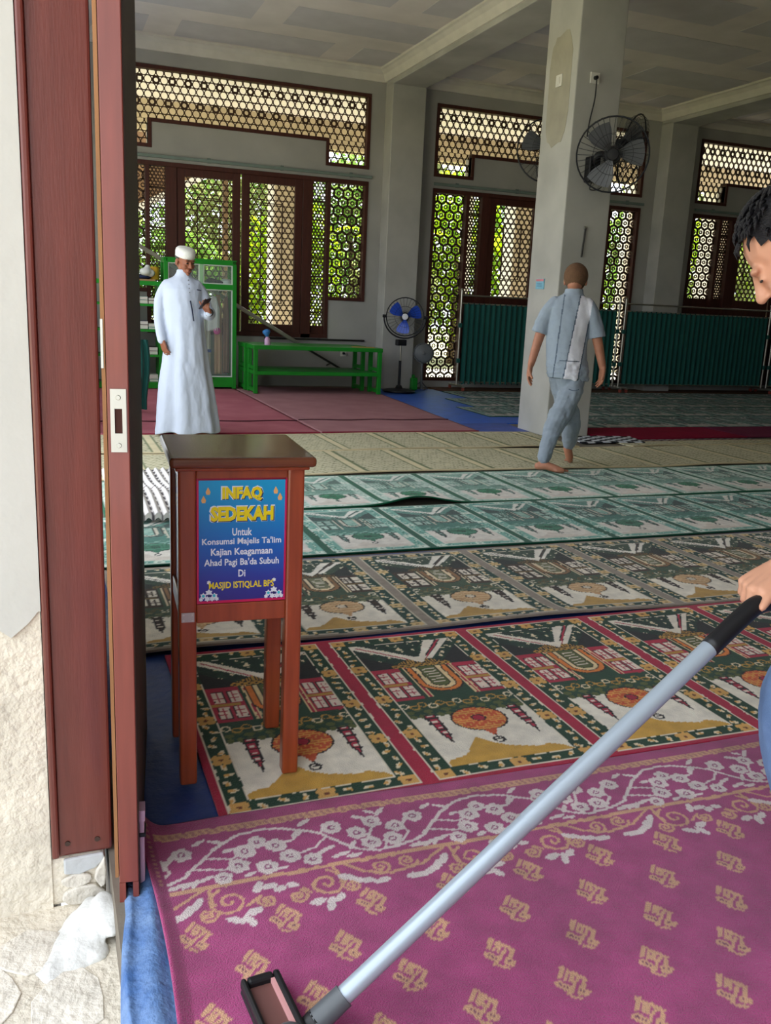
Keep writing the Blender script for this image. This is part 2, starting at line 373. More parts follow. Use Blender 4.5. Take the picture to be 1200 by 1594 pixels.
for b, cx in enumerate(CX):
    wn = struct(thing('window_%d' % (b + 1), '', 'window', (cx, YW, 3.21)), 'brown lattice window band under the ceiling ' + WORD[b], 'window')
    f = MB(); w = .05; y0, y1 = YW - .015, YW + .1
    xl, xr, zt, zm, zb = cx - 1.915, cx + 1.915, 4.255, 3.54, 3.21
    f.box(xl, xr, y0, y1, zt - w, zt); f.box(xl, xl + w, y0, y1, zb, zt - w); f.box(xr - w, xr, y0, y1, zb, zt - w)
    f.box(xl + w, cx - 1.29 + w, y0, y1, zb, zb + w); f.box(cx + 1.29 - w, xr - w, y0, y1, zb, zb + w)
    f.box(cx - 1.29, cx - 1.29 + w, y0, y1, zb + w, zm + w); f.box(cx + 1.29 - w, cx + 1.29, y0, y1, zb + w, zm + w); f.box(cx - 1.29 + w, cx + 1.29 - w, y0, y1, zm, zm + w)
    f.build('window_frame', M_frame, wn, bevel=.004)
    sp = lambda i, j: (1 if (j // 2) % 2 else 2) if (i in (2, 5) and j % 2 == 0) else 0
    hexlat(xl + w, xr - w, zm + w, zt - w, YL, .108, .094, .82, special=sp).build('lattice_panel', M_lat, wn)
    for s in (-1, 1):
        a, c = sorted((cx + s * 1.915 - s * w, cx + s * 1.29)); hexlat(a, c, zb + w, zm + w, YL, .108, .094, .82).build('lattice_panel', M_lat, wn)
    # door set
    dn = struct(thing('door_%d' % (b + 1), '', 'door', (cx, YW, SILL(b))), 'double lattice door with side panels ' + WORD[b], 'door')
    f = MB(); y0, y1 = YW - .02, YW + .12; zt = 3.04; L0, S0 = LEG(b), SILL(b)
    f.box(xl, xr, y0, y1, zt - .06, zt)
    for s in (-1, 1):
        e = cx + s * 1.915; a, c = sorted((e, e - s * .05)); f.box(a, c, y0, y1, L0, zt - .06)
        a, c = sorted((cx + s * 1.28, cx + s * 1.335)); f.box(a, c, y0, y1, min(S0, L0), zt - .06)
        a, c = sorted((cx + s * 1.335, e - s * .05)); f.box(a, c, y0, y1, L0, L0 + .05)
        a, c = sorted((cx + s * .91, cx + s * 1.06)); f.box(a, c, y0, y1, S0, zt - .06)
    f.box(cx - 1.28, cx + 1.28, y0, y1, S0, S0 + .06)
    f.build('door_frame', M_frame, dn, bevel=.004)
    bot = {0: .90, 1: 1.45, 2: 1.62}[b]
    for s in (-1, 1):
        a, c = sorted((cx + s * 1.335, cx + s * 1.865))
        zlow = L0 + .05 if b < 2 or s > 0 else 1.62
        flowerlat(a, c, zlow, zt - .06, YL, .145, .016).build('lattice_panel', M_lat, dn)
        if zlow > L0 + .06: MB().box(a, c, YL, YL + .03, L0 + .05, zlow).build('solid_panel', M_frame, dn)
        a, c = sorted((cx + s * 1.06, cx + s * 1.28))
        zl = {0: .9, 1: 1.45, 2: 1.62}[b]
        hexlat(a, c, zl, zt - .06, YL, .05, .043, .80, nh=4).build('lattice_panel', M_lat, dn)
        MB().box(a, c, YL - .02, YL + .04, S0 + .06, zl).build('solid_panel', M_frame, dn)
        for k in range(1, 8):
            z = zt - .06 - k * .27
            if z > zl: MB().box(a, c, YL - .01, YL + .03, z - .008, z + .008).build('glazing_bar', M_lat, dn)
        # the hinged leaf
        lf = MB(); a, c = sorted((cx + s * .905, cx + s * .012)); yl0, yl1 = YW + .0, YW + .06
        st = .11; lf.box(a, a + st, yl0, yl1, S0 + .06, zt - .06); lf.box(c - st, c, yl0, yl1, S0 + .06, zt - .06)
        lf.box(a + st, c - st, yl0, yl1, zt - .16, zt - .06); lf.box(a + st, c - st, yl0, yl1, S0 + .06, bot)
        lo = lf.build('door_leaf', M_frame, dn, bevel=.004)
        hexlat(a + st, c - st, bot, zt - .16, YL - .03, .098, .074, .78).build('lattice_panel', M_lat, lo)
        g = MB(); rectframe(g, a + st + .17, c - st - .17, bot + .3, zt - .42, .012, YL - .035, YL - .005); g.build('inlay_frame', M_lat, lo)
    # rail above the doors
    tr = thing('curtain_rail', ['long grey-green rail above the doors behind the green cabinets', 'grey-green rail above the doors beside the column', 'grey-green rail above the doors at the dim end'][b], 'rail', (cx, YW - .03, 3.08))
    m = MB().box(xl + .0, xr + .04, YW - .05, YW - .02, 3.08, 3.12); m.build('rail', mat('painted_rail', (120, 136, 128), .5), tr, bevel=.004)
    for k in range(4):
        x = xl + .4 + k * 1.05; MB().box(x - .02, x + .02, YW - .04, YW, 3.075, 3.14).build('bracket', mat('painted_rail'), tr)

# ---- entrance at the near left: wall end, jamb and the open sliding leaf
we = MB()
edge = [(-.35, .6), (-.29, .62), (-.22, .585), (-.17, .60), (-.12, .575), (-.085, .545), (-.05, .575), (-.03, .60), (-.025, .60)]
we.prism([(x, 1.945, z) for x, z in edge] + [(-.025, 1.945, 3.3), (-.35, 1.945, 3.3)], (0, 0, 0), (0, -.016, 0))
WE = struct(we.build('wall_end', M_white), 'white painted plaster on the wall end beside the doorway', 'wall')
struct(MB().box(-.36, -.026, 1.936, 1.95, -.13, .66).build('wall_base', M_conc), 'rough unpainted concrete at the foot of the wall end', 'wall')
struct(MB().box(-.35, .092, 1.94, 2.3, -.13, -.005).build('sill_block', M_conc, bevel=.012), 'rough concrete block under the door jamb', 'sill')
rg = random.Random(3)
apron = struct(MB().box(-3.0, .10, -2.4, 1.94, -.35, -.13).build('ground_apron', M_conc), 'pale rough concrete apron outside the doorway', 'ground')
for i, (cx, cy, rx, ry) in enumerate(((-.07, 1.80, .08, .07), (-.16, 1.68, .07, .09), (.0, 1.62, .07, .1), (-.1, 1.48, .08, .08), (.01, 1.40, .05, .07), (-.22, 1.5, .05, .07), (-.05, 1.28, .08, .08), (-.3, 1.78, .08, .08), (-.3, 1.3, .1, .1))):
    pts = [(cx + rx * math.cos(a) * rg.uniform(.85, 1.1), cy + ry * math.sin(a) * rg.uniform(.85, 1.1), -.131) for a in [2 * math.pi * k / 11 for k in range(11)]]
    MB().prism(pts, (0, 0, 0), (0, 0, rg.uniform(.003, .007))).build('stone', M_stone, apron, bevel=.005)
def roundpoly(cx, cz, rx, rz, n, sd):
    q = random.Random(sd); return [(cx + rx * math.cos(2 * math.pi * k / n) * q.uniform(.88, 1.06), cz + rz * math.sin(2 * math.pi * k / n) * q.uniform(.88, 1.06)) for k in range(n)]
for i, (pts, m_) in enumerate((([(.0, -.006), (.05, -.004), (.088, -.004), (.09, -.02), (.07, -.04), (.035, -.05), (.0, -.045)], mat('grey_mortar', (190, 194, 196), .9, var=.06, bump=.3)), (roundpoly(.028, -.065, .036, .018, 11, 1), M_stone), (roundpoly(.040, -.104, .048, .026, 13, 2), M_stone), ([(.09, -.012), (.093, -.05), (.09, -.085), (.08, -.092), (.066, -.065), (.07, -.045)], M_stone))):
    MB().prism([(x, 1.94, z) for x, z in pts][::-1] if i in (0, 3) else [(x, 1.94, z) for x, z in pts], (0, 0, 0), (0, -.010 - .002 * i, 0)).build('stone' if i else 'mortar_patch', m_, apron, bevel=.004)
mm = MB(); rq = random.Random(8)
for k in range(60):
    s_ = rq.random(); t_ = rq.uniform(-1, 1); x_ = lerp(-.05, .09, s_) + .02 * t_; mm.ell((x_, lerp(1.72, 1.86, s_) - .055 * t_, lerp(-.137, -.075, s_ * s_) - .018 * abs(t_)), (rq.uniform(.022, .036), rq.uniform(.03, .045), .016))
struct(put('sill_mortar', blob(mm, .006, 8), mat('white_mortar', (214, 215, 212), .95, var=.08, bump=.5), smooth=True), 'smear of white mortar on the door sill', 'sill')
jb = struct(thing('door_4', '', 'door', (.05, 1.95, 0)), 'reddish varnished timber door jamb at the entrance', 'door frame')
MB().box(-.012, .108, 1.94, 2.08, -.003, 3.3).build('jamb', M_teak, jb, bevel=.006)
MB().box(-.024, -.008, 1.928, 1.96, .0, 3.3).build('jamb_bead', M_teak, jb, bevel=.005)
for x in (.01, .075): MB().cyl((x, 1.9405, .03), (x, 1.937, .03), .006).build('screw_plug', M_teakdark, jb)
# sliding leaf, slightly askew
LM = Matrix.Translation((.11, 1.75, 0)) @ Matrix.Rotation(R(-7.2), 4, 'Z')
lf = tag(thing('door_leaf', '', 'door', (.13, 1.75, -.02)), 'open reddish wooden door leaf seen edge-on with lock strike', 'door leaf')
def L_(m): return m.xf(LM)
M_leaf = mat('leaf_teak', (126, 62, 52), .42, var=.14, vscale=5, stretch=(9, 9, .7), coat=.25)
L_(MB().box(0, .040, 0, .8, .035, 3.25)).build('leaf_core', M_leaf, lf, bevel=.002)
g = MB(); g.box(0, .013, 0, .8, -.025, .035); g.box(.028, .040, 0, .8, -.025, .035); L_(g).build('groove_lip', M_leaf, lf)
L_(MB().box(.040, .0415, .006, .8, -.02, 3.25)).build('shaded_inner_face', M_teakdark, lf)  # dark sheet: shade on the leaf's inward side put into its colour
L_(MB().box(-.008, -.001, .0, .03, .05, 3.25)).build('edge_strip', mat('raw_wood', (150, 104, 66), .7, var=.2, stretch=(8, 8, .5)), lf)
pl = L_(MB().box(.006, .034, -.003, .0, .985, 1.03 + .06)); 
pl = MB(); pl.box(.006, .035, -.003, 0, 1.055, 1.092); pl.box(.006, .035, -.003, 0, .972, 1.008); pl.box(.006, .0135, -.003, 0, 1.008, 1.055); pl.box(.0275, .035, -.003, 0, 1.008, 1.055)
M_steel = mat('brushed_steel', (190, 188, 180), .38, metal=.85, var=.06)
sk = L_(pl).build('strike_plate', M_steel, lf)
for z in (1.076, .985): L_(MB().cyl((.0205, -.003, z), (.0205, -.0055, z), .005, .004)).build('screw', M_steel, sk)
L_(MB().box(.0135, .0275, -.0005, .0003, 1.008, 1.055)).build('lock_mortise', mat('mortise_dark', (60, 26, 18), .8), lf)
L_(MB().box(-.0085, -.004, -.002, .0, 1.13, 1.22)).build('edge_clip', M_steel, lf)
M_pink = mat('mauve_plastic', (196, 160, 186), .5, var=.05)
bl = L_(MB().box(.0415, .052, .04, .075, -.02, .17)).build('floor_bolt', M_pink, lf, bevel=.002)
L_(MB().box(.0415, .054, .038, .077, .155, .18)).build('bolt_clip', M_pink, bl)
L_(MB().box(.0415, .055, .036, .079, .118, .126)).build('bolt_clip', mat('black_plastic', (22, 22, 25), .45), bl)

# ================================================================== OUTSIDE BEHIND THE LATTICES
M_beige = mat('beige_render', (206, 190, 160), .9, var=.08)
M_bark0 = mat('weathered_wood', (110, 90, 66), .9, var=.25)
M_vwhite = mat('white_render', (238, 234, 224), .9, var=.04)
struct(MB().box(-4, 24, 13.5, 17.4, -.3, -.02).build('veranda_floor', mat('veranda_concrete', (205, 198, 186), .9, var=.1)), 'pale concrete veranda floor outside', 'ground')
struct(MB().box(-30, 50, 17.4, 60, -.5, -.25).build('ground_yard', mat('dry_ground', (158, 154, 116), .95, var=.2, vscale=1.2)), 'pale sunlit ground beyond the veranda', 'ground')
struct(MB().box(-30, -3, -30, 17.4, -.5, -.25).build('ground_side', mat('dry_ground')), 'pale ground outside the entrance', 'ground')
struct(MB().box(-4, 24, 13.5, 17.6, 4.45, 4.6).build('veranda_soffit', M_vwhite), 'white soffit of the veranda roof', 'roof')
struct(MB().box(-4, 24, 16.55, 16.95, 3.98, 4.45).build('veranda_beam', M_beige), 'beige edge beam of the veranda roof', 'beam')
for k in range(4):
    x = -.9 + BAY * k
    tag(MB().box(x, x + .5, 16.5, 17.0, -.02, 3.98).build('veranda_column', M_beige, bevel=.01), ['beige veranda column hidden behind the doorway side', 'beige veranda column seen through the lattice double doors', 'beige veranda column seen through lattice beside the column', 'beige veranda column seen through lattice near the dim end'][k], 'column')
    MB().box(x - .02, x, 16.52, 16.98, -.02, 3.98).build('lit_face', M_vwhite, bpy.data.objects[[o.name for o in COL.objects if o.name.startswith('veranda_column')][-1]])  # column's lit side painted as a white sheet, shaded sides left beige
for i, (x, w_) in enumerate(((8.5, .16), (12.55, .3))):
    tag(MB().box(x, x + w_, 17.9, 18.1, -.3, 4.6).build('yard_post', M_vwhite), ['slim white post in the yard beyond the veranda', 'broad white post in the yard beyond the dim end'][i], 'post')
hs = tag(thing('lean_to_roof', '', 'roof', (1.0, 18.4, -.25)), 'brown boarded lean-to gable with a pale sloping fascia', 'roof')
MB().prism([(-1.5, 18.4, 1.02), (3.6, 18.4, 3.85), (3.6, 18.4, 5.2), (-1.5, 18.4, 5.2)], (0, 0, 0), (0, .12, 0)).build('gable', mat('brown_boards', (120, 92, 62), .8, var=.2), hs)
MB().bar((-1.5, 18.35, 1.0), (3.6, 18.35, 3.83), .16, .12, up=(0, 0, 1)).build('fascia', M_vwhite, hs)
for x, z in ((-1.4, 1.1), (3.5, 3.8)): MB().box(x - .05, x + .05, 18.42, 18.52, -.25, z).build('post', M_bark0, hs)

# trees and broad-leaved plants, each leaf a small folded blade
def leaf_cloud(c, rad, n, size, rg, squash=1.0):
    m = MB()
    for i in range(n):
        while True:
            p = Vector((rg.uniform(-1, 1), rg.uniform(-1, 1), rg.uniform(-1, 1)))
            if .25 < p.length < 1: break
        p = Vector((p.x * rad[0], p.y * rad[1], p.z * rad[2])); q = Vector(c) + p
        d = Vector((rg.uniform(-1, 1), rg.uniform(-1, 1), rg.uniform(-.8, .3))).normalized(); x, y, _ = frame(d); s = size * rg.uniform(.6, 1.3)
        m.add([q - d * s, q + x * s * .45, q + d * s, q - x * s * .45], [(0, 1, 2), (0, 2, 3)])
    return m
LEAFM = [mat_leaf('leaf_lime', (196, 214, 40), (120, 170, 40)), mat_leaf('leaf_green', (96, 140, 60), (150, 180, 80)), mat_leaf('leaf_olive', (120, 130, 80), (176, 182, 120))]
M_bark = mat('bark', (110, 90, 66), .9, var=.25, bump=.5, vscale=12)
rg = random.Random(11)
SPOTS = [(.3, 19.7, 3.0, 1.15, 0), (2.75, 19.7, 2.4, 1.15, 1), (5.2, 19.7, 3.3, 1.15, 0), (7.6, 19.7, 2.6, 1.1, 2), (12.2, 19.7, 3.0, 1.15, 0), (14.7, 19.7, 3.2, 1.15, 1), (17.2, 19.7, 3.2, 1.2, 2), (19.8, 19.7, 3.2, 1.2, 1),
         (1.5, 22.6, 4.6, 1.4, 1), (4.5, 22.6, 4.4, 1.4, 2), (7.5, 22.6, 4.8, 1.4, 1), (10.5, 22.6, 4.6, 1.4, 0), (13.5, 22.6, 4.8, 1.4, 2), (16.5, 22.6, 4.8, 1.4, 1), (19.5, 22.6, 4.8, 1.4, 0), (22.5, 22.6, 4.8, 1.4, 2),
         (.5, 26.5, 6.2, 2.3, 2), (5.4, 26.5, 6.0, 2.3, 1), (10.3, 26.5, 6.4, 2.3, 2), (15.2, 26.5, 6.4, 2.3, 1), (20.1, 26.5, 6.4, 2.3, 2), (25.0, 26.5, 6.4, 2.3, 1)]
TL = ['lime tree at the corner beside the entrance door', 'low green bush behind the left door leaf', 'bright lime tree behind the lattice window by the fan pillar', 'olive bush low behind the tall lattice panel', 'lime tree just beyond the column', 'green bush outside the bay of the long curtain screen', 'olive bush seen past the bending man', 'green bush at the far dim corner',
      'mid-distance green tree left of the double doors', 'mid-distance hazy tree behind the right door leaf', 'mid-distance green tree behind the wall pillar', 'mid-distance lime tree behind the column', 'mid-distance hazy tree beyond the second wall pillar', 'mid-distance green tree behind the long curtain screen', 'mid-distance lime tree behind the bending man', 'mid-distance hazy tree at the dim end',
      'tallest hazy tree far behind the entrance side', 'tall green tree far behind the double doors', 'tall hazy tree far behind the column', 'tall green tree far behind the second wall pillar', 'tall hazy tree far behind the bending man', 'tall green tree far past the dim end']
for (x, y, h, r, lm), lab in zip(SPOTS, TL):
    t = thing('garden_tree', lab, 'tree', (x, y, -.25), 'trees in the yard beyond the lattices'); far = y > 25
    MB().tube([(x, y, -.25), (x + .08, y, h * .4), (x - .05, y + .05, h * .75)], [.11, .08, .05], 8).build('trunk', M_bark, t, smooth=True)
    leaf_cloud((x, y, h * .5 + .2), (r, r * .62, h * .52), 3200 if not far else 2600, .10 if y < 21 else (.13 if not far else .22), rg).build('foliage', LEAFM[lm], t)
def banana(x, y, h, lab, seed):
    rg = random.Random(seed); t = thing('banana_plant', lab, 'plant', (x, y, -.25), 'banana plants in the yard')
    MB().tube([(x, y, -.25), (x, y, h * .5)], [.12, .08], 8).build('stem', M_bark, t, smooth=True)
    for k in range(7):
        a = 2 * math.pi * k / 7 + rg.uniform(-.3, .3); L = rg.uniform(1.1, 1.6); pts = []
        for q in range(9):
            s = q / 8; pts.append(Vector((x + math.cos(a) * L * s * .8, y + math.sin(a) * L * s * .6, h * .5 + L * (1.1 * s - .75 * s * s))))
        side = Vector((-math.sin(a), math.cos(a), 0)); rows = []
        for q, p in enumerate(pts):
            w = .27 * math.sin(math.pi * min(1, (q + .6) / 8.6)) + .01; rows.append([p - side * w + Vector((0, 0, -.05)), p, p + side * w + Vector((0, 0, -.05))])
        MB().quadgrid(rows).build('leaf', LEAFM[0], t, smooth=True)
banana(6.85, 17.95, 4.4, 'banana plant with drooping leaves behind the lattice window', 1)
banana(9.75, 18.3, 4.6, 'banana plant with lime leaves behind the column', 2)

# ================================================================== CARPETS AND RUGS (woven colours on fine grids)
class Cv:
    def __init__(s, U, V, col): s.U, s.V = U, V; s.C = np.empty(U.shape + (3,), np.float32); s.C[:] = rgb(col)
    def put(s, m, col): s.C[m] = rgb(col)
    def rect(s, u0, u1, v0, v1, col): s.put((s.U >= u0) & (s.U <= u1) & (s.V >= v0) & (s.V <= v1), col)
    def ell(s, cu, cv, ru, rv, col, rot=0.0):
        du, dv = s.U - cu, s.V - cv
        if rot: c, q = math.cos(rot), math.sin(rot); du, dv = du * c + dv * q, -du * q + dv * c
        s.put((du / ru) ** 2 + (dv / rv) ** 2 <= 1, col)
    def ring(s, cu, cv, r, w, col, a0=None, a1=None):
        d = np.hypot(s.U - cu, s.V - cv); m = abs(d - r) <= w / 2
        if a0 is not None: a = np.arctan2(s.V - cv, s.U - cu) % (2 * math.pi); m &= (a >= a0) & (a <= a1)
        s.put(m, col)
    def line(s, p, q, w, col, w1=None):
        p, q = np.array(p, float), np.array(q, float); d = q - p; L2 = (d ** 2).sum() or 1e-9
        t = np.clip(((s.U - p[0]) * d[0] + (s.V - p[1]) * d[1]) / L2, 0, 1)
        ww = w if w1 is None else w + (w1 - w) * t
        s.put(np.hypot(s.U - p[0] - t * d[0], s.V - p[1] - t * d[1]) <= ww / 2, col)
    def path(s, pts, w, col):
        for a, b in zip(pts[:-1], pts[1:]): s.line(a, b, w, col)
    def poly(s, pts, col):
        m = np.zeros(s.U.shape, bool); n = len(pts)
        for i in range(n):
            (x0, y0), (x1, y1) = pts[i], pts[(i + 1) % n]
            if y0 == y1: continue
            m ^= ((y0 > s.V) != (y1 > s.V)) & (s.U < (x1 - x0) * (s.V - y0) / (y1 - y0) + x0)
        s.put(m, col)
    def flower(s, cu, cv, r, col, mid, n=4, rot=.785):
        for k in range(n):
            a = rot + 2 * math.pi * k / n; s.ell(cu + .58 * r * math.cos(a), cv + .58 * r * math.sin(a), .5 * r, .5 * r, col)
        s.ell(cu, cv, .24 * r, .24 * r, mid)
    def leaf(s, cu, cv, L, w, a, col): s.ell(cu, cv, L / 2, w / 2, col, a)
    def spiral(s, cu, cv, r, w, col, turns=1.9, a0=0, sgn=1):
        pts = [(cu + r * (1 - t / 26) * math.cos(a0 + sgn * 2 * math.pi * turns * t / 24), cv + r * (1 - t / 26) * math.sin(a0 + sgn * 2 * math.pi * turns * t / 24)) for t in range(25)]
        s.path(pts, w, col)
def fbm(U, V, sc, seed, oct=3):
    rg = np.random.default_rng(seed); out = np.zeros(U.shape); amp = 1
    for o in range(oct):
        G = rg.random((64, 64)); x, y = U * sc * 2 ** o, V * sc * 2 ** o; xi, yi = np.floor(x).astype(int), np.floor(y).astype(int); fx, fy = x - xi, y - yi
        fx, fy = fx * fx * (3 - 2 * fx), fy * fy * (3 - 2 * fy)
        g = lambda a, b: G[a % 64, b % 64]
        out += amp * ((g(xi, yi) * (1 - fx) + g(xi + 1, yi) * fx) * (1 - fy) + (g(xi, yi + 1) * (1 - fx) + g(xi + 1, yi + 1) * fx) * fy); amp *= .5
    return out / (2 - .5 ** (oct - 1))

PAL = {
 'red': dict(div=(178, 30, 66), line=(240, 228, 208), bord=(22, 62, 40), flo=(226, 174, 96), flo2=(240, 222, 188), flomid=(120, 60, 30), pan=(24, 50, 40), field=(246, 238, 222), hill=(212, 164, 70),
             dome=(214, 92, 52), dome2=(232, 168, 84), domec=(176, 24, 60), ink=(34, 24, 26), fol=(92, 100, 52), fol2=(34, 70, 50), wall=(186, 40, 70), win=(244, 226, 212), arch=(232, 132, 56), arch2=(240, 216, 168), ray=(246, 236, 220), gold=(196, 148, 66), sky=(30, 30, 32)),
 'brown': dict(div=(150, 138, 126), line=(206, 196, 176), bord=(28, 66, 56), flo=(216, 186, 132), flo2=(234, 224, 198), flomid=(110, 90, 50), pan=(52, 70, 56), field=(242, 234, 218), hill=(194, 154, 84),
             dome=(206, 162, 116), dome2=(226, 194, 148), domec=(222, 210, 190), ink=(36, 28, 24), fol=(120, 122, 92), fol2=(64, 84, 66), wall=(66, 50, 40), win=(232, 222, 206), arch=(146, 108, 72), arch2=(232, 212, 176), ray=(240, 234, 222), gold=(110, 88, 50), sky=(40, 46, 42)),
 'green': dict(div=(14, 84, 62), line=(200, 212, 200), bord=(118, 172, 158), flo=(206, 220, 206), flo2=(60, 124, 110), flomid=(30, 90, 76), pan=(96, 140, 128), field=(222, 216, 206), hill=(212, 202, 190),
             dome=(44, 104, 80), dome2=(70, 130, 104), domec=(30, 84, 62), ink=(38, 48, 46), fol=(130, 170, 156), fol2=(70, 120, 108), wall=(84, 120, 108), win=(170, 196, 184), arch=(74, 104, 96), arch2=(196, 190, 172), ray=(226, 224, 214), gold=(96, 134, 120), sky=(52, 74, 70)),
 'pale': dict(div=(10, 96, 64), line=(206, 218, 206), bord=(178, 204, 190), flo=(214, 222, 210), flo2=(120, 168, 150), flomid=(60, 120, 100), pan=(140, 176, 160), field=(224, 218, 208), hill=(216, 206, 194),
             dome=(28, 108, 70), dome2=(50, 130, 92), domec=(20, 90, 60), ink=(60, 80, 72), fol=(160, 190, 174), fol2=(110, 150, 134), wall=(124, 160, 144), win=(190, 208, 196), arch=(104, 140, 126), arch2=(196, 206, 188), ray=(226, 226, 216), gold=(130, 164, 148), sky=(84, 110, 100)),
}
def sajadah(U, V, p, w=.58, h=1.09, seed=0):
    """one prayer-place of the rug, u across, v from the near edge: border, mosque with dome pointing to the viewer"""
    c = Cv(U, V, p['bord']); rg = random.Random(seed); d = .026
    # border flowers and sprigs
    us0, us1, vs0, vs1 = .055, w - .055, .047, h - .047
    def sprig(u, v, a, s=1.0):
        c.leaf(u, v, .034 * s, .017 * s, a + .5, p['flo2']); c.leaf(u + .006 * math.cos(a), v + .006 * math.sin(a), .02 * s, .011 * s, a, p['flo'])
    n = 4
    for i in range(n + 1):
        v = vs0 + (vs1 - vs0) * i / n
        for u in (us0, us1):
            c.flower(u, v, .030, p['flo'], p['flomid'])
            if i < n:
                for k in range(1, 6): sprig(u + rg.uniform(-.012, .012), v + (vs1 - vs0) / n * k / 6, rg.uniform(0, 6), .9)
    for v in (vs0, vs1):
        c.flower((us0 + us1) / 2, v, .030, p['flo'], p['flomid'])
        for k in (1, 2, 3, 5, 6, 7): sprig(us0 + (us1 - us0) * k / 8, v + rg.uniform(-.008, .008), rg.uniform(0, 6), .9)
    c.rect(0, d, 0, h, p['div']); c.rect(w - d, w, 0, h, p['div']); c.rect(0, w, 0, d, p['div']); c.rect(0, w, h - d, h, p['div'])
    for q in (('u', d), ('u', w - d)): c.rect(q[1] - .003, q[1] + .003, d, h - d, p['line'])
    for q in (d, h - d): c.rect(d, w - d, q - .003, q + .003, p['line'])
    # the picture panel
    a, b, e, f = .086, w - .086, .076, 1.005; W = b - a
    c.rect(a, b, e, f, p['pan']); X = lambda s: a + s * W
    m = (U > a) & (U < b) & (V > e) & (V < f)
    tex = fbm(U, V, 60, seed + 5, 2); c.put(m & (tex > .6) & (V > .6 * h), p['fol2']); c.put(m & (tex > .74) & (V > .6 * h), p['flo2'])
    c.rect(a, b, e, .40, p['field'])
    # hills
    hp = [(0, .10), (.05, .115), (.16, .125), (.22, .145), (.30, .19), (.36, .222), (.41, .20), (.47, .17), (.56, .145), (.68, .13), (.78, .118), (.85, .128), (.9, .118), (.95, .105), (1, .083)]
    c.poly([(X(0), e)] + [(X(s), v) for s, v in hp] + [(X(1), e)], p['hill'])
    # foliage band
    c.rect(a, b, .385, .515, p['fol2'])
    for k in range(13):
        u = X((k + .5) / 13); c.ell(u, .425 + .02 * (k % 2), .016, .012, p['fol']); c.ring(u, .475 - .016 * (k % 2), .014, .006, p['flo2' if k % 3 == 0 else 'gold']); c.ell(u, .395, .012, .014, p['fol'])
    # dome with its finial towards the near edge
    cu, cv = X(.53), .335; c.ell(cu, cv, .094, .083, p['ink']); c.ell(cu, cv, .088, .077, p['dome'])
    c.poly([(cu - .03, cv - .06), (cu + .03, cv - .06), (cu, cv - .125)], p['dome'])
    dm = ((U - cu) / .088) ** 2 + ((V - cv) / .077) ** 2 < 1
    rr = np.floor((V - cv) / .014).astype(int); br = (abs(((V - cv) / .014) % 1 - .5) > .36) | (abs(((U - cu) / .03 + .5 * (rr % 2)) % 1 - .5) > .42)
    c.put(dm & br, p['dome2']); c.ell(cu, cv + .005, .024, .024, p['ink']); c.ell(cu, cv + .005, .019, .019, p['domec'])
    c.ring(cu - .003, cv - .145, .016, .008, p['ink']); c.line((cu - .01, cv - .145), (cu + .012, cv - .14), .006, p['ink']); c.line((cu, cv - .115), (cu, cv - .135), .006, p['ink'])
    # minarets
    for s in (.17, .885):
        u = X(s); c.poly([(u - .021, .40), (u + .021, .40), (u + .015, .27), (u, .20), (u - .015, .27)], p['ink']); c.poly([(u - .014, .395), (u + .014, .395), (u + .010, .28), (u, .225), (u - .010, .28)], p['wall'])
        for k, v in enumerate((.375, .335, .295, .26)): c.rect(u - .026 + .003 * k, u + .026 - .003 * k, v - .005, v + .005, p['ink']); c.rect(u - .008, u + .008, v + .010, v + .019, p['win'])
    # facade
    c.rect(a, b, .515, .77, p['wall']); c.rect(X(.27), X(.77), .515, .77, p['fol2'])
    for s in (.30, .72): c.rect(X(s), X(s + .05), .52, .77, p['arch2']); c.rect(X(s + .015), X(s + .035), .52, .77, p['wall'])
    ac = X(.52)
    for r_, col_ in ((.083, 'ink'), (.076, 'arch'), (.058, 'ink'), (.053, 'arch2'), (.037, 'ink'), (.032, 'fol')):
        c.ell(ac, .63, r_, r_ * .95, p[col_]); c.rect(ac - r_, ac + r_, .63, .765, p[col_])
    for k in range(6): c.line((ac - .022, .63 + .022 * k), (ac + .022, .635 + .022 * k), .006, p['win'])
    for s in (.045, .17, .80, .915):
        for v in (.545, .66):
            c.rect(X(s) - .004, X(s) + .038, v - .008, v + .080, p['ink']); c.rect(X(s), X(s) + .034, v - .005, v + .077, p['win'])
            c.rect(X(s) + .013, X(s) + .017, v, v + .074, p['wall'])
            for q in (.025, .048): c.rect(X(s), X(s) + .03, v + q, v + q + .004, p['wall'])
    for s in (0, .77): c.rect(X(s), X(s + .23), .628, .648, p['gold'])
    # scroll ledge and the rays of light
    c.rect(a, b, .77, .80, p['sky'])
    for k in range(9): c.ell(X(.26 + .06 * k), .785, .014, .014, p['gold']); c.ell(X(.26 + .06 * k), .785, .006, .006, p['ink'])
    c.poly([(X(0), .80), (X(0), .90), (X(.30), .80)], p['sky']); c.poly([(X(1), .80), (X(1), .93), (X(.72), .80)], p['sky'])
    for (s0, s1) in ((.0, .085), (.76, .90)):
        if s0 == 0: P = [(X(.47), .815), (X(.0), .975), (X(.0), 1.0), (X(.10), 1.0), (X(.56), .84)]; 
        else: P = [(X(.50), .815), (X(.74), 1.0), (X(.86), 1.0), (X(.57), .815)]
        c.poly(P, p['ray'])
    c.poly([(X(.60), .83), (X(.92), 1.0), (X(.99), 1.0), (X(.66), .83)], p['ray'])
    c.path([(X(.46), .83), (X(.06), .985)], .008, p['wall']); c.path([(X(.60), .84), (X(.885), 1.0)], .010, p['wall']); c.path([(X(.585), .84), (X(.87), 1.0)], .006, p['sky'])
    gm = (abs(U - X(.5)) < (.86 - V) * 1.6) & (V > .80) & (V < .86); c.put(gm, p['gold']); c.put(gm & ((np.floor(U / .006) % 2) == 0), p['sky'])
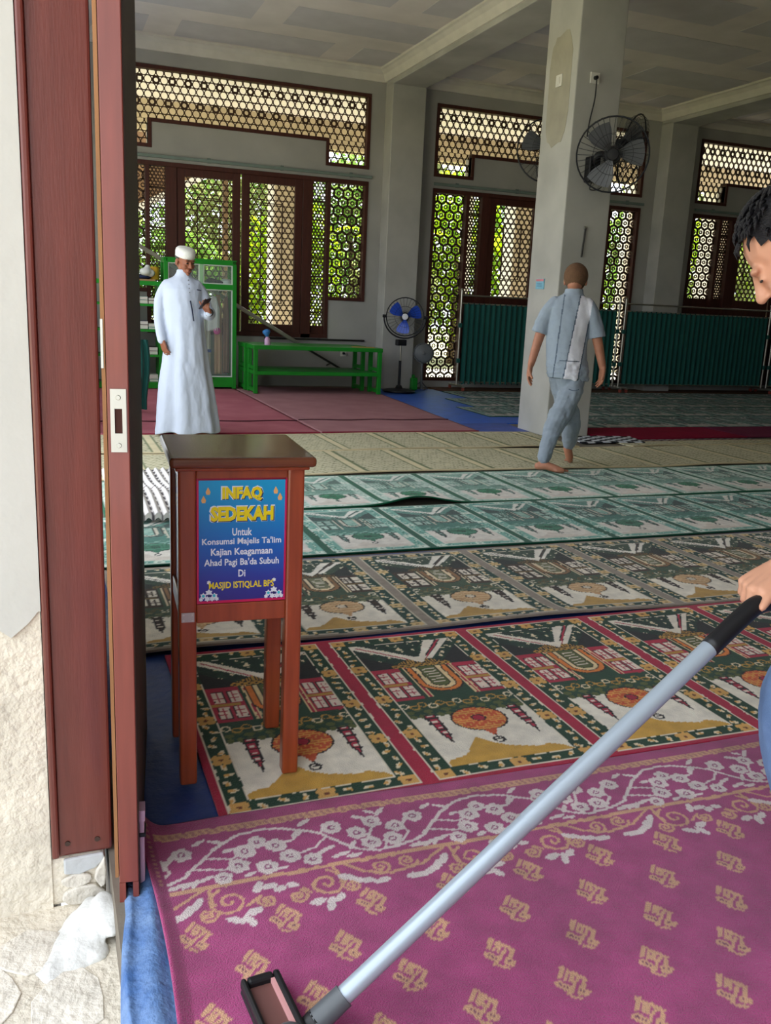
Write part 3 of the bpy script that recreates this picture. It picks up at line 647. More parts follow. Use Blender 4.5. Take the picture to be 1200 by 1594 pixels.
    c.poly([(X(.40), .86), (X(.53), .80), (X(.64), .86)], p['ray'])
    for q in (a, b): c.rect(q - .002, q + .002, e, f, p['line'])
    for q in (e, f): c.rect(a, b, q - .002, q + .002, p['line'])
    return c.C

M_rug = mat('woven_rug', attr='weave', rough=.95, spec=.1, var=.16, vscale=22, bump=.5, bscale=260, sheen=.15, vdetail=6)
M_mat = mat('woven_mat', attr='weave', rough=.9, spec=.15, var=.10, vscale=9, bump=.3, bscale=200)
def grid_mesh(name, xs, ys, Z, colors, thick=.008):
    ny, nx = len(ys), len(xs); X, Y = np.meshgrid(xs, ys); N = nx * ny
    if Z is None: Z = np.zeros_like(X)
    if isinstance(Z, tuple): X, Y, Z = Z
    top = np.stack([X, Y, Z], -1).reshape(-1, 3)
    ring = np.concatenate([np.arange(nx), np.arange(1, ny) * nx + nx - 1, (ny - 1) * nx + np.arange(nx - 2, -1, -1), np.arange(ny - 2, 0, -1) * nx])
    bot = top[ring].copy(); bot[:, 2] -= thick
    vs = np.concatenate([top, bot]).astype(np.float32)
    i = (np.arange(ny - 1)[:, None] * nx + np.arange(nx - 1)[None]).reshape(-1)
    q = np.stack([i, i + 1, i + nx + 1, i + nx], -1); k = np.arange(len(ring)); k1 = (k + 1) % len(ring)
    sk = np.stack([ring[k1], ring[k], N + k, N + k1], -1); F = np.concatenate([q, sk]).astype(np.int32)
    me = bpy.data.meshes.new(name); me.vertices.add(len(vs)); me.vertices.foreach_set('co', vs.reshape(-1)); me.loops.add(F.size); me.loops.foreach_set('vertex_index', F.reshape(-1))
    me.polygons.add(len(F)); me.polygons.foreach_set('loop_start', np.arange(0, F.size, 4, dtype=np.int32)); me.polygons.foreach_set('loop_total', np.full(len(F), 4, np.int32))
    me.polygons.foreach_set('use_smooth', np.concatenate([np.ones(len(q), bool), np.zeros(len(sk), bool)])); me.update(calc_edges=True)
    ca = me.color_attributes.new('weave', 'FLOAT_COLOR', 'POINT'); C4 = np.ones((len(vs), 4), np.float32); C4[:N, :3] = colors.reshape(-1, 3); C4[N:, :3] = C4[ring, :3]
    ca.data.foreach_set('color', C4.reshape(-1)); return me
def steps(a, b, d): return np.linspace(a, b, max(2, int(round((b - a) / d)) + 1))
def rug_row(name, label, x0, w, n, y0, h, pal, d, group, seed, zf=None, cut_left=0.0):
    xs = steps(x0 + cut_left, x0 + w * n, d); ys = steps(y0, y0 + h, d * 1.25); X, Y = np.meshgrid(xs, ys)
    k = np.floor((X - x0) / w + 1e-6); U = ((X - x0) - k * w) * .58 / w; V = (Y - y0) * 1.09 / h
    jx = (fbm(X, Y, 45, seed, 2) - .5) * .004; jy = (fbm(X, Y, 45, seed + 1, 2) - .5) * .004
    C = sajadah(np.clip(U + jx, 0, .58), np.clip(V + jy, 0, 1.09), PAL[pal], seed=seed)
    C *= (0.86 + .28 * fbm(X, Y, 3.0, seed + 2))[..., None]
    Z = .004 * fbm(X, Y, 2.5, seed + 3) - .002
    if zf: Z = Z + zf(X, Y)
    # slightly wavering outline
    ex = np.minimum(1, abs(X - X.mean()) / (X.max() - X.mean())) ** 4; Xd = X; Yd = Y + .012 * np.sin(X * 2.1 + seed) * (2 * (Y - y0) / h - 1) * .6
    o = put(name, grid_mesh(name, xs, ys, (Xd, Yd, Z), C), M_rug); return tag(o, label, 'rug', group)
G = 'prayer rug rows laid side by side'
rug_row('prayer_rug_row', 'crimson-edged dark green prayer rug row under the donation box', .37, .5825, 6, 1.975, 1.10, 'red', .005, G, 21)
def lift(X, Y): return .016 * np.exp(-((X - 2.0) / .5) ** 2) * np.exp(-((Y - 3.10) / .10) ** 2) + .02 * np.exp(-((X - .5) / .4) ** 2) * np.exp(-((Y - 3.12) / .12) ** 2)
rug_row('prayer_rug_row', 'taupe-edged brown prayer rug row with tan domes', .225, .613, 8, 3.098, 1.065, 'brown', .0075, G, 33, lift)
rug_row('prayer_rug_row', 'teal prayer rug row with dark green domes, next to the brown row', .20, .582, 10, 4.215, 1.0, 'green', .009, G, 45)
def hump(X, Y): return .055 * np.exp(-((X - 2.28) / .22) ** 2) * np.exp(-((Y - 5.235) / .11) ** 2)
rug_row('prayer_rug_row', 'pale mint prayer rug row at the walking man\'s feet', .30, .587, 12, 5.235, 1.03, 'pale', .012, G, 57, hump)

# khaki woven mats
def khaki_row(label, x0, x1, y0, h, phase, seed, d=.016):
    xs = steps(x0, x1, d); ys = steps(y0, y0 + h, d); X, Y = np.meshgrid(xs, ys); c = Cv(X, Y, (200, 194, 164))
    g = .112; U = (X - phase) % .545
    a = ((X + Y * .55) / .075) % 1; b = ((X * .55 - Y) / .06) % 1
    c.put((a < .16) & (((X * .6 - Y) / .055) % 1 < .55), (122, 124, 96)); c.put((b < .10), (160, 156, 126))
    c.put(U < .085, (216, 204, 168)); c.put((abs(U) < .012) | (abs(U - .088) < .012), (118, 128, 98))
    c.put((Y < y0 + .04) | (Y > y0 + h - .04), (208, 194, 156))
    C = c.C * (0.9 + .2 * fbm(X, Y, 2.0, seed))[..., None]
    Z = .006 * fbm(X, Y, 1.6, seed + 1) + .022 * np.exp(-((Y - y0) / .06) ** 2) * (.5 + .5 * np.sin(X * 4.2 + seed)) * fbm(X, Y * 0, 1.0, seed + 2)
    o = put('woven_mat', grid_mesh('woven_mat', xs, ys, (X, Y + .03 * np.sin(X * 1.7 + seed), Z), C), M_mat); return tag(o, label, 'mat', 'khaki woven mats')
khaki_row('khaki woven mat with tan bands nearer the mint rug', .35, 8.4, 6.31, 1.03, 2.78, 3)
khaki_row('khaki woven mat with tan bands meeting the maroon carpet', .35, 4.86, 7.36, 1.0, 2.44, 8)
khaki_row('khaki mat strip right of the column below the dark red carpet', 5.44, 9.5, 7.30, .30, 5.06, 9)

# magenta carpet in front
def magenta():
    xs = np.concatenate([steps(.172, 2.15, .0042), steps(2.16, 5.0, .03)]); ys = np.concatenate([steps(-1.6, .95, .03)[:-1], steps(.95, 1.982, .0046)])
    X, Y = np.meshgrid(xs, ys); jx = (fbm(X, Y, 55, 5, 2) - .5) * .005; jy = (fbm(X, Y, 55, 6, 2) - .5) * .005
    c = Cv(X + jx, Y + jy, (166, 62, 118)); tan, cream = (206, 158, 124), (222, 208, 206)
    # field stamps
    ST = [[(-.002, .0459), (.0074, .0398), (-.0013, .0313), (-.016, .0168), (-.0236, .0192), (-.0152, .0313)], [(.0064, .0356), (.0163, .0242), (.0306, .0019), (.0296, -.0015), (.0234, -.0002), (.0147, .0106), (-.0003, .028)], [(.0008, .0292), (.0051, .0248), (-.0092, .0095), (-.0154, .0115)], [(.006, .0245), (.0106, .0186), (-.001, .0018), (-.0097, .0067)], [(.0132, .0118), (.0178, .006), (.0011, -.0047), (-.0217, -.0244), (-.0297, -.0218), (-.0254, -.0147), (-.012, -.0062), (-.001, .0018)], [(-.0311, .0151), (-.0225, .013), (-.0101, -.004), (-.0205, -.0128), (-.0255, -.0112), (-.0384, .0051)], [(.0204, .0051), (.025, -.0022), (.0128, -.017), (.0128, -.0206), (.0193, -.0263), (.0093, -.0343), (.0033, -.0366), (-.0073, -.0255), (-.0078, -.0204), (.0001, -.0116), (.0092, -.0087)], [(-.0202, -.0241), (-.0102, -.0288), (-.0007, -.0381), (-.0071, -.0395), (-.0246, -.029)]]
    def stamp(u, v):
        sel = (abs(c.U - u) < .06) & (abs(c.V - v) < .06); ii = np.where(sel.any(1))[0]; jj = np.where(sel.any(0))[0]
        if not len(ii) or not len(jj): return
        i0, i1, j0, j1 = ii[0], ii[-1] + 1, jj[0], jj[-1] + 1; k = Cv.__new__(Cv); k.U, k.V, k.C = c.U[i0:i1, j0:j1], c.V[i0:i1, j0:j1], c.C[i0:i1, j0:j1]
        for p in ST: k.poly([(u + a * 1.06, v + b * 1.06) for a, b in p], tan)
        k.line((u - .0284, v + .0069), (u - .0185, v - .0077), .004, (120, 50, 90)); k.line((u + .0007, v - .0196), (u + .0072, v - .0238), .003, (120, 50, 90))
    for r in range(-1, 14):
        y = 1.568 - .1135 * r
        for k in range(-1, 12):
            x = .238 + (.0975 if r % 2 else 0) + .194 * k
            if r < 0 or x > 2.2 or x < .2: continue
            stamp(x, y)
    # border
    T = .583
    c.rect(.172, 5, 1.925 - .012, 1.925 + .012, tan); m = (abs(c.V - 1.925) < .008) & (np.floor((c.U + c.V * .4) / .009) % 2 == 0); c.put(m, (178, 120, 112))
    c.rect(.172, 5, 1.706, 1.72, tan)
    for k in range(-1, 5):
        b = k * T
        # creeping vine of white flowers
        vine = [(b + .246, 1.765), (b + .28, 1.80), (b + .33, 1.848), (b + .39, 1.888), (b + .44, 1.897), (b + .50, 1.888), (b + .545, 1.868), (b + .59, 1.84), (b + .625, 1.79), (b + .66, 1.752), (b + .70, 1.737), (b + .76, 1.742), (b + .80, 1.752), (b + .829, 1.765)]
        c.path(vine, .009, cream)
        for pth in ([(b + .30, 1.82), (b + .36, 1.80), (b + .395, 1.815)], [(b + .27, 1.785), (b + .34, 1.765), (b + .40, 1.775)], [(b + .55, 1.865), (b + .52, 1.835), (b + .47, 1.825)], [(b + .60, 1.825), (b + .56, 1.79), (b + .50, 1.775)], [(b + .69, 1.74), (b + .70, 1.80), (b + .73, 1.85)], [(b + .72, 1.74), (b + .745, 1.775)], [(b + .76, 1.745), (b + .80, 1.79), (b + .79, 1.82)], [(b + .59, 1.845), (b + .62, 1.86)]): c.path(pth, .007, cream)
        for (x, y, r) in ((.253, 1.849, .024), (.397, 1.821, .026), (.371, 1.771, .025), (.328, 1.737, .021), (.432, 1.849, .022), (.472, 1.824, .025), (.434, 1.748, .025), (.495, 1.775, .025), (.541, 1.748, .021), (.621, 1.856, .025), (.675, 1.818, .024), (.696, 1.771, .023), (.752, 1.773, .025), (.778, 1.821, .024), (.726, 1.854, .024)):
            c.flower(b + x, y, r, cream, cream, 6, .3); c.ring(b + x, y, r * .3, .004, (150, 60, 112))
        for (x, y, a, L) in ((.29, 1.745, .3, .04), (.265, 1.735, .9, .03), (.30, 1.885, .4, .04), (.34, 1.875, -.5, .04), (.36, 1.835, .2, .03), (.56, 1.895, .6, .045), (.53, 1.855, .9, .04), (.585, 1.775, .4, .05), (.56, 1.765, .3, .04), (.61, 1.745, .2, .05), (.64, 1.735, .1, .04), (.65, 1.775, .9, .04), (.735, 1.895, -.6, .03), (.76, 1.89, .8, .05), (.70, 1.88, -.3, .04), (.805, 1.735, .2, .05), (.83, 1.735, .5, .04), (.81, 1.84, 1.0, .045), (.46, 1.735, .1, .04), (.39, 1.735, .3, .03)):
            c.leaf(b + x, y, L, .013, a, cream)
        # tan scrolls and white leaves below the line
        for (x, y, r, sg, a0) in ((.324, 1.655, .046, 1, 1.9), (.544, 1.655, .046, -1, 1.2), (.683, 1.676, .028, 1, 3.4), (.752, 1.682, .026, -1, -.2), (.272, 1.625, .022, -1, 0), (.405, 1.635, .022, 1, 2), (.472, 1.63, .022, -1, 1), (.60, 1.632, .022, 1, 2)):
            c.spiral(b + x, y, r, .008, tan, 1.7, a0, sg)
        c.path([(b + .29, 1.708), (b + .285, 1.68), (b + .29, 1.65)], .008, tan); c.path([(b + .575, 1.708), (b + .585, 1.68), (b + .58, 1.65)], .008, tan)
        c.path([(b + .60, 1.712), (b + .64, 1.672), (b + .70, 1.648), (b + .78, 1.66), (b + .86, 1.71)], .008, tan); c.path([(b + .36, 1.632), (b + .385, 1.65)], .008, tan); c.path([(b + .49, 1.65), (b + .505, 1.635)], .008, tan)
        for (x, y, a, L) in ((.225, 1.64, .5, .045), (.255, 1.665, .9, .05), (.325, 1.595, -.5, .045), (.355, 1.585, -1.1, .04), (.37, 1.61, .2, .04), (.395, 1.685, 1.1, .04), (.42, 1.68, .1, .04), (.44, 1.665, .2, .03), (.47, 1.67, -.3, .03), (.51, 1.60, .1, .04), (.535, 1.585, 1.2, .045), (.56, 1.60, .8, .035), (.60, 1.66, -.5, .05), (.635, 1.64, -.3, .05), (.67, 1.628, .1, .04), (.75, 1.626, .1, .045), (.785, 1.63, .5, .045), (.815, 1.65, .9, .04)):
            c.leaf(b + x, y, L, .019, a, cream)
    # narrow side border on the left edge
    c.put((X < .205), (150, 50, 104)); m = (X > .186) & (X < .196); c.put(m & (Y > 1.74) & (np.floor(Y / .008) % 2 == 0), (178, 120, 112)); c.put((X < .18), (176, 62, 120))
    C = c.C * (.80 + .40 * fbm(X, Y, 5, 31, 4))[..., None]
    Zz = .006 * fbm(X, Y, 3, 8)
    Zz = Zz + .045 * np.exp(-((X - .172) / .035) ** 2) * np.exp(-((Y - 1.99) / .06) ** 2) + .010 * np.exp(-((X - .172) / .02) ** 2)
    Xd = X + .012 * np.sin(Y * 5.0) * np.exp(-(X - .172) / .25); Yd = Y + .012 * np.sin(X * 2.2 + .5) * np.clip((Y - 1.2) / .8, 0, 1)
    return tag(put('carpet', grid_mesh('carpet', xs, ys, (Xd, Yd, Zz), C), mat('carpet_pile', attr='weave', rough=.97, spec=.08, var=.20, vscale=16, bump=.6, bscale=320, sheen=.25, vdetail=7)), 'magenta carpet with white floral border and tan stamps by the entrance', 'carpet')
magenta()

# plain carpets, tarpaulins and the far rug rows
def plain(name, label, cat, poly, z, m, sub=26, amp=.006, seed=1, thick=.006, group=None):
    (ax, ay), (bx, by), (cx_, cy), (dx, dy) = poly; u = np.linspace(0, 1, sub * 2); v = np.linspace(0, 1, sub * 2); Ug, Vg = np.meshgrid(u, v)
    X = (ax * (1 - Ug) + bx * Ug) * (1 - Vg) + (dx * (1 - Ug) + cx_ * Ug) * Vg; Y = (ay * (1 - Ug) + by * Ug) * (1 - Vg) + (dy * (1 - Ug) + cy * Ug) * Vg
    Zc = z + amp * (fbm(X, Y, 2.3, seed) - .3) + amp * .5 * (fbm(X, Y, 9, seed + 1) - .5)
    o = put(name, grid_mesh(name, u, v, (X, Y, Zc), np.ones(X.shape + (3,))), m, smooth=False); return tag(o, label, cat, group)
M_maroon = mat('maroon_carpet', (158, 112, 118), .95, var=.12, vscale=3, spec=.1, bump=.3, bscale=150, col2=(172, 126, 130))
M_maroon2 = mat('rose_carpet', (164, 92, 104), .95, var=.1, vscale=3, spec=.1, bump=.3, bscale=150, col2=(178, 108, 118))
plain('carpet', 'dusty maroon carpet in front of the green benches', 'carpet', [(2.55, 8.39), (4.29, 8.39), (4.61, 12.95), (2.55, 12.95)], .004, M_maroon, seed=2)
MB().box(2.56, 4.28, 8.372, 8.398, .0, .013).build('carpet_edge', mat('crimson_binding', (128, 28, 52), .9), bpy.data.objects['carpet.001'])
plain('carpet', 'rose carpet under the man in the white robe', 'carpet', [(.45, 8.37), (2.54, 8.37), (2.54, 12.95), (.45, 12.95)], .003, M_maroon2, seed=3)
MB().box(.5, 2.53, 8.355, 8.385, .0, .013).build('carpet_edge', mat('crimson_binding', (128, 28, 52), .9), bpy.data.objects['carpet.002'])
for nm, x0, x1, y_ in (('carpet.001', 2.56, 4.34, 9.28), ('carpet.002', .5, 2.53, 9.22)):
    MB().tube([(lerp(x0, x1, k / 12), y_ + .03 * math.sin(k * 1.3), .010) for k in range(13)], .007, 6).build('seam', mat('dark_seam', (70, 30, 40), .9), bpy.data.objects[nm])
M_tarp = mat('blue_tarpaulin', (30, 92, 200), .45, var=.15, vscale=6, bump=.35, bscale=22, spec=.5)
M_tarp2 = mat('shaded_blue_tarpaulin', (34, 62, 128), .5, var=.2, vscale=9, bump=.4, bscale=30, spec=.4)  # shadow beside the door leaf put into a darker tarpaulin blue
M_tarpl = mat('lit_blue_tarpaulin', (66, 102, 156), .6, var=.25, vscale=14, bump=.6, bscale=60, spec=.3, col2=(112, 140, 180))  # strong doorway light put into a paler tarpaulin blue
plain('tarpaulin', 'bright blue tarpaulin on the floor beside the benches', 'tarpaulin', [(4.32, 9.03), (5.6, 9.03), (6.2, 12.95), (4.64, 12.95)], -.010, M_tarp, amp=.005, seed=4)
plain('tarpaulin', 'violet-blue tarpaulin piece left of the column base', 'tarpaulin', [(4.25, 8.38), (4.89, 8.38), (4.95, 9.02), (4.28, 9.02)], -.002, mat('violet_tarpaulin', (60, 84, 170), .5, var=.2), amp=.006, seed=5)
plain('tarpaulin', 'blue tarpaulin coloured as in shade under the rugs beside the door leaf', 'tarpaulin', [(.135, 1.955), (4.4, 1.955), (4.4, 4.2), (.135, 4.2)], -.011, M_tarp2, amp=.003, seed=6, thick=.0005)
def edge_tarp():
    v = np.linspace(-1.0, 1.95, 400); u = np.linspace(0, 1, 40); Ug, Vg = np.meshgrid(u, v)
    e0 = .082 + .036 * np.clip((Vg - 1.40) / .30, 0, 1) + .004 * np.sin(Vg * 11); X = e0 + (.235 - e0) * Ug
    fold = .5 + .5 * np.sin(Ug * 15 + 3 * fbm(Ug * .5, Vg, 3, 9)); Zc = -.0085 + (.010 * fbm(X * 4, Vg * 1.2, 4, 3, 3) + .012 * fold) * np.clip(Ug / .12, 0, 1) * np.clip((.9 - Ug) / .2, 0, 1); Zc = np.where(X < .101, Zc - 2.2 * (.101 - X), Zc)
    o = put('tarpaulin', grid_mesh('tarpaulin', u, v, (X, Vg, Zc), np.ones(X.shape + (3,))), M_tarpl); tag(o, 'crumpled blue tarpaulin, coloured as lit, along the edge of the magenta carpet', 'tarpaulin')
edge_tarp()
def far_rows():
    lab = ['dark green prayer rug row touching the dark red carpet', 'second dark green prayer rug row before the screens', 'third dark green prayer rug row before the screens', 'farthest dark green prayer rug row under the curtains']
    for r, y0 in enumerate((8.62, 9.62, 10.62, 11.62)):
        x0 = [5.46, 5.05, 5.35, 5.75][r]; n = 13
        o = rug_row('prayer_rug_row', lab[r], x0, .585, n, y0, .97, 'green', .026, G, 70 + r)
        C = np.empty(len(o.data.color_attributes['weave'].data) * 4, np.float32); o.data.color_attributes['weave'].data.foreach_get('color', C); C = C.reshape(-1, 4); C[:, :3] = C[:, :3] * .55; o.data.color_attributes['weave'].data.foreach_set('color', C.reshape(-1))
far_rows()
M_dred = mat('dark_red_carpet', (136, 20, 52), .95, var=.1, vscale=4, spec=.1, bump=.3, bscale=120)
M_dred2 = mat('plum_carpet', (104, 34, 62), .95, var=.1, vscale=4, spec=.1, bump=.3, bscale=120)
plain('carpet', 'dark red carpet behind the walking man', 'carpet', [(5.46, 7.74), (7.35, 7.80), (7.35, 8.58), (5.46, 8.58)], .006, M_dred, seed=8)
plain('carpet', 'plum carpet adjoining the dark red one', 'carpet', [(7.36, 7.80), (10.5, 7.80), (10.5, 8.58), (7.36, 8.58)], .006, M_dred2, seed=9)
def border_strip():
    xs = steps(5.46, 7.35, .02); ys = steps(7.60, 7.75, .015); X, Y = np.meshgrid(xs, ys); c = Cv(X, Y, (150, 140, 136))
    c.put((np.floor(X / .05) + np.floor(Y / .04)) % 2 == 0, (96, 70, 78)); c.put(Y < 7.625, (130, 24, 54))
    tag(put('carpet_border', grid_mesh('carpet_border', xs, ys, None, c.C), M_mat), 'grey patterned border strip of the dark red carpet', 'carpet')
border_strip()
def checker():
    xs = steps(0, .75, .015); ys = steps(0, .42, .015); X, Y = np.meshgrid(xs, ys); c = Cv(X, Y, (214, 218, 224)); c.put((np.floor(X / .09) + np.floor(Y / .07)) % 2 == 0, (30, 34, 42))
    o = put('checkered_mat', grid_mesh('checkered_mat', xs, ys, (X + 5.0 + Y * .25, Y + 7.52 + .02 * np.sin(X * 7), .006 + .012 * fbm(X, Y, 6, 2)), c.C), M_mat); tag(o, 'black and white checkered cloth at the column foot', 'mat')
checker()
plain('rug', 'brown worn rug strip under the curtain screens', 'rug', [(5.75, 12.62), (16.5, 12.62), (16.5, 13.25), (5.75, 13.25)], -.002, mat('brown_rug', (94, 70, 56), .95, var=.3, vscale=8, spec=.1), seed=12)
# folded ribbed white blanket left of the donation box
def blanket():
    u = np.linspace(0, 1, 60); v = np.linspace(0, 1, 80); Ug, Vg = np.meshgrid(u, v)
    X = .36 + .46 * Ug - .05 * Vg * 0; Y = 5.02 + 1.45 * Vg
    Zc = .03 + .02 * np.clip(np.sin(Ug * 2 * math.pi * 9), -1, 1) * .5 + .06 * np.exp(-((Vg - .30) / .30) ** 2) * (1 - Ug * .4) + .02 * fbm(X, Y, 2, 4)
    Cc = np.empty(X.shape + (3,)); Cc[:] = rgb(222, 218, 214); dk = (np.sin(Ug * 2 * math.pi * 9) < -.75) & (np.sin(Vg * 90) > -.4); Cc[dk] = rgb(96, 92, 96); Cc[(abs(Vg - .42) < .012)] = rgb(150, 140, 140)
    tag(put('blanket', grid_mesh('blanket', u, v, (X, Y, Zc), Cc, .03), M_mat), 'ribbed white blanket lying beside the door leaf', 'blanket')
blanket()
# ================================================================== DONATION BOX
M_box = mat('varnished_teak', (146, 66, 36), .32, var=.2, vscale=5, stretch=(9, 9, .8), coat=.4)
M_boxtop = mat('varnished_lid', (104, 56, 34), .24, var=.2, vscale=5, stretch=(.8, 9, 9), coat=.35)
BM = Matrix.Translation((.464, 2.31, 0)) @ Matrix.Rotation(R(-3.5), 4, 'Z')
bx = thing('donation_box', 'varnished wooden donation box on four legs with a blue poster', 'box', (.464, 2.31, 0))
def B_(m): return m.xf(BM)
h = .158; lw = .044
for sx in (-1, 1):
    for sy in (-1, 1):
        a, c = sorted((sx * h, sx * (h - lw))); e, f = sorted((sy * h, sy * (h - lw)))
        B_(MB().box(a, c, e, f, .003, .862)).build('leg', M_box, bx, bevel=.006)
i_ = h - lw
for (z0, z1, nm) in ((.455, .505, 'lower_rail'), (.822, .862, 'upper_rail')):
    for s in (-1, 1):
        e, f = sorted((s * (h - .004), s * (h - .030))); B_(MB().box(-i_, i_, e, f, z0, z1)).build(nm, M_box, bx, bevel=.003); B_(MB().box(e, f, -i_, i_, z0, z1)).build(nm, M_box, bx, bevel=.003)
for s in (-1, 1):
    e, f = sorted((s * (h - .014), s * (h - .024))); B_(MB().box(-i_, i_, e, f, .505, .822)).build('panel', M_box, bx); B_(MB().box(e, f, -i_, i_, .505, .822)).build('panel', M_box, bx)
B_(MB().box(-i_, i_, -i_, i_, .458, .468)).build('bottom_board', M_box, bx)
B_(MB().box(-.180, .180, -.196, .196, .864, .890)).build('lid', M_boxtop, bx, bevel=.009, seg=3)
B_(MB().box(-.166, .166, -.178, .178, .854, .8645)).build('lid_moulding', M_box, bx, bevel=.004)
pt = B_(MB().box(-.152, -.120, -h - .0025, -h, .462, .487)).build('bracket_plate', mat('galvanised_plate', (176, 170, 168), .45, metal=.6, var=.08), bx)
for x in (-.147, -.125):
    for z in (.467, .482): B_(MB().cyl((x, -h - .0025, z), (x, -h - .0045, z), .0025, n=8)).build('screw', M_steel, pt)
# poster: a slim printed board in the front recess
def gradmat():
    m = bpy.data.materials.new('poster_print'); m.use_nodes = True; N = m.node_tree.nodes; L = m.node_tree.links; b = N['Principled BSDF']; b.inputs['Roughness'].default_value = .35
    tc = N.new('ShaderNodeTexCoord'); sp = N.new('ShaderNodeSeparateXYZ'); L.new(tc.outputs['Generated'], sp.inputs[0]); r = N.new('ShaderNodeValToRGB'); L.new(sp.outputs['Z'], r.inputs['Fac']); e = r.color_ramp.elements
    e[0].position = 0; e[0].color = (*rgb(44, 40, 130), 1); e[1].position = 1; e[1].color = (*rgb(0, 160, 214), 1); k = e.new(.45); k.color = (*rgb(10, 96, 184), 1); k = e.new(.18); k.color = (*rgb(40, 56, 152), 1); L.new(r.outputs['Color'], b.inputs['Base Color']); return m
py = -h + .008
ps = B_(MB().box(-.113, .113, py - .004, py, .507, .832)).build('poster', mat('poster_border', (196, 22, 84), .4, var=.02), bx)
B_(MB().box(-.108, .108, py - .0045, py - .004, .514, .827)).build('poster_ground', gradmat(), ps)
def text(s, xc, zc, w, hh, y, m, name, parent, M, bold=.03):
    cu = bpy.data.curves.new('t', 'FONT'); cu.body = s; cu.size = 1; cu.offset = bold; cu.extrude = .0; cu.resolution_u = 2
    o = bpy.data.objects.new('t', cu); COL.objects.link(o); me = bpy.data.meshes.new_from_object(o.evaluated_get(bpy.context.evaluated_depsgraph_get())); bpy.data.objects.remove(o); bpy.data.curves.remove(cu)
    co = np.empty(len(me.vertices) * 3, np.float32); me.vertices.foreach_get('co', co); co = co.reshape(-1, 3); mn, mx = co.min(0), co.max(0)
    out = np.zeros_like(co); out[:, 0] = xc + ((co[:, 0] - mn[0]) / (mx[0] - mn[0]) - .5) * w; out[:, 2] = zc + ((co[:, 1] - mn[1]) / (mx[1] - mn[1]) - .5) * hh; out[:, 1] = y
    me.vertices.foreach_set('co', out.reshape(-1)); me.transform(M); me.update(); me.materials.clear(); return put(name, me, m, parent)
M_yel = mat('yellow_print', (236, 212, 10), .4, var=.01); M_wht = mat('white_print', (226, 230, 240), .4, var=.01); M_nav = mat('navy_print', (26, 34, 92), .4, var=.01); M_cy = mat('cyan_print', (60, 190, 210), .4, var=.01); M_or = mat('orange_print', (232, 176, 110), .4, var=.01)
def big(s, zc, w, hh):
    text(s, 0, zc, w + .007, hh + .006, py - .0047, M_wht, 'lettering', ps, BM, .085); text(s, .0014, zc - .0014, w + .003, hh + .002, py - .0049, M_nav, 'lettering', ps, BM, .06); text(s, 0, zc, w, hh, py - .0051, M_yel, 'lettering', ps, BM, .055)
big('INFAQ', .792, .100, .036); big('SEDEKAH', .741, .158, .038)
for s, zc, w, hh in (('Untuk', .694, .050, .020), ("Konsumsi Majelis Ta'lim", .668, .200, .022), ('Kajian Keagamaan', .640, .156, .024), ("Ahad Pagi Ba'da Subuh", .613, .190, .024), ('Di', .585, .018, .019)):
    text(s, 0, zc, w, hh, py - .0049, M_wht, 'lettering', ps, BM, .022)
text('MASJID ISTIQLAL BPS', 0, .552, .166, .023, py - .0051, M_yel, 'lettering', ps, BM, .022)
def emblem(pts, y, m, name):
    B_(MB().add([(x, y, z) for x, z in pts], [tuple(range(len(pts)))])).build(name, m, ps)
for x, z in ((-.085, .800), (-.096, .779), (.084, .800), (.095, .783)):
    emblem([(x - .004, z - .009), (x + .004, z - .009), (x + .006, z - .002), (x + .003, z + .004), (x, z + .010), (x - .003, z + .004), (x - .006, z - .002)], py - .0049, M_or, 'lantern_print')
for x0 in (-.083, .083):
    for k, (dx, dz, r) in enumerate(((-.014, .0, .009), (.014, -.001, .009), (0, .008, .010), (-.004, -.008, .008), (.008, -.008, .008), (-.02, -.009, .006), (.02, -.009, .006), (.0, .035, .006))):
        emblem([(x0 + dx + r * math.cos(a) * (1 if q % 2 else .62), .528 + dz + r * math.sin(a) * (1 if q % 2 else .62)) for q, a in enumerate([2 * math.pi * q / 12 for q in range(12)])], py - .0048, M_wht, 'flower_print')
    for dx in (-.014, .013, .0): emblem([(x0 + dx + .004 * math.cos(a), .528 + .004 * math.sin(a)) for a in [2 * math.pi * q / 8 for q in range(8)]], py - .0050, M_cy if dx else M_nav, 'flower_print')
# poster on the box's left side
side = B_(MB().box(-h + .0135, -h + .0125, -.112, .10, .507, .825)).build('side_poster', mat('side_poster_border', (196, 22, 84), .4), bx)
B_(MB().box(-h + .0125, -h + .012, -.106, .094, .66, .82)).build('side_print', mat('side_blue', (70, 90, 190), .4, var=.3, vscale=20, col2=(150, 140, 200)), side)
B_(MB().box(-h + .0125, -h + .012, -.106, .094, .514, .66)).build('side_print', mat('side_violet', (120, 90, 170), .4, var=.3, vscale=20), side)
for z, nm in ((.78, 'INFAQ'), (.735, 'SEDEKAH')):
    text(nm, 0, z, .15, .036, 0, M_yel, 'lettering', side, BM @ Matrix.Translation((-h + .0115, -.006, 0)) @ Matrix.Rotation(R(-90), 4, 'Z'), .05)

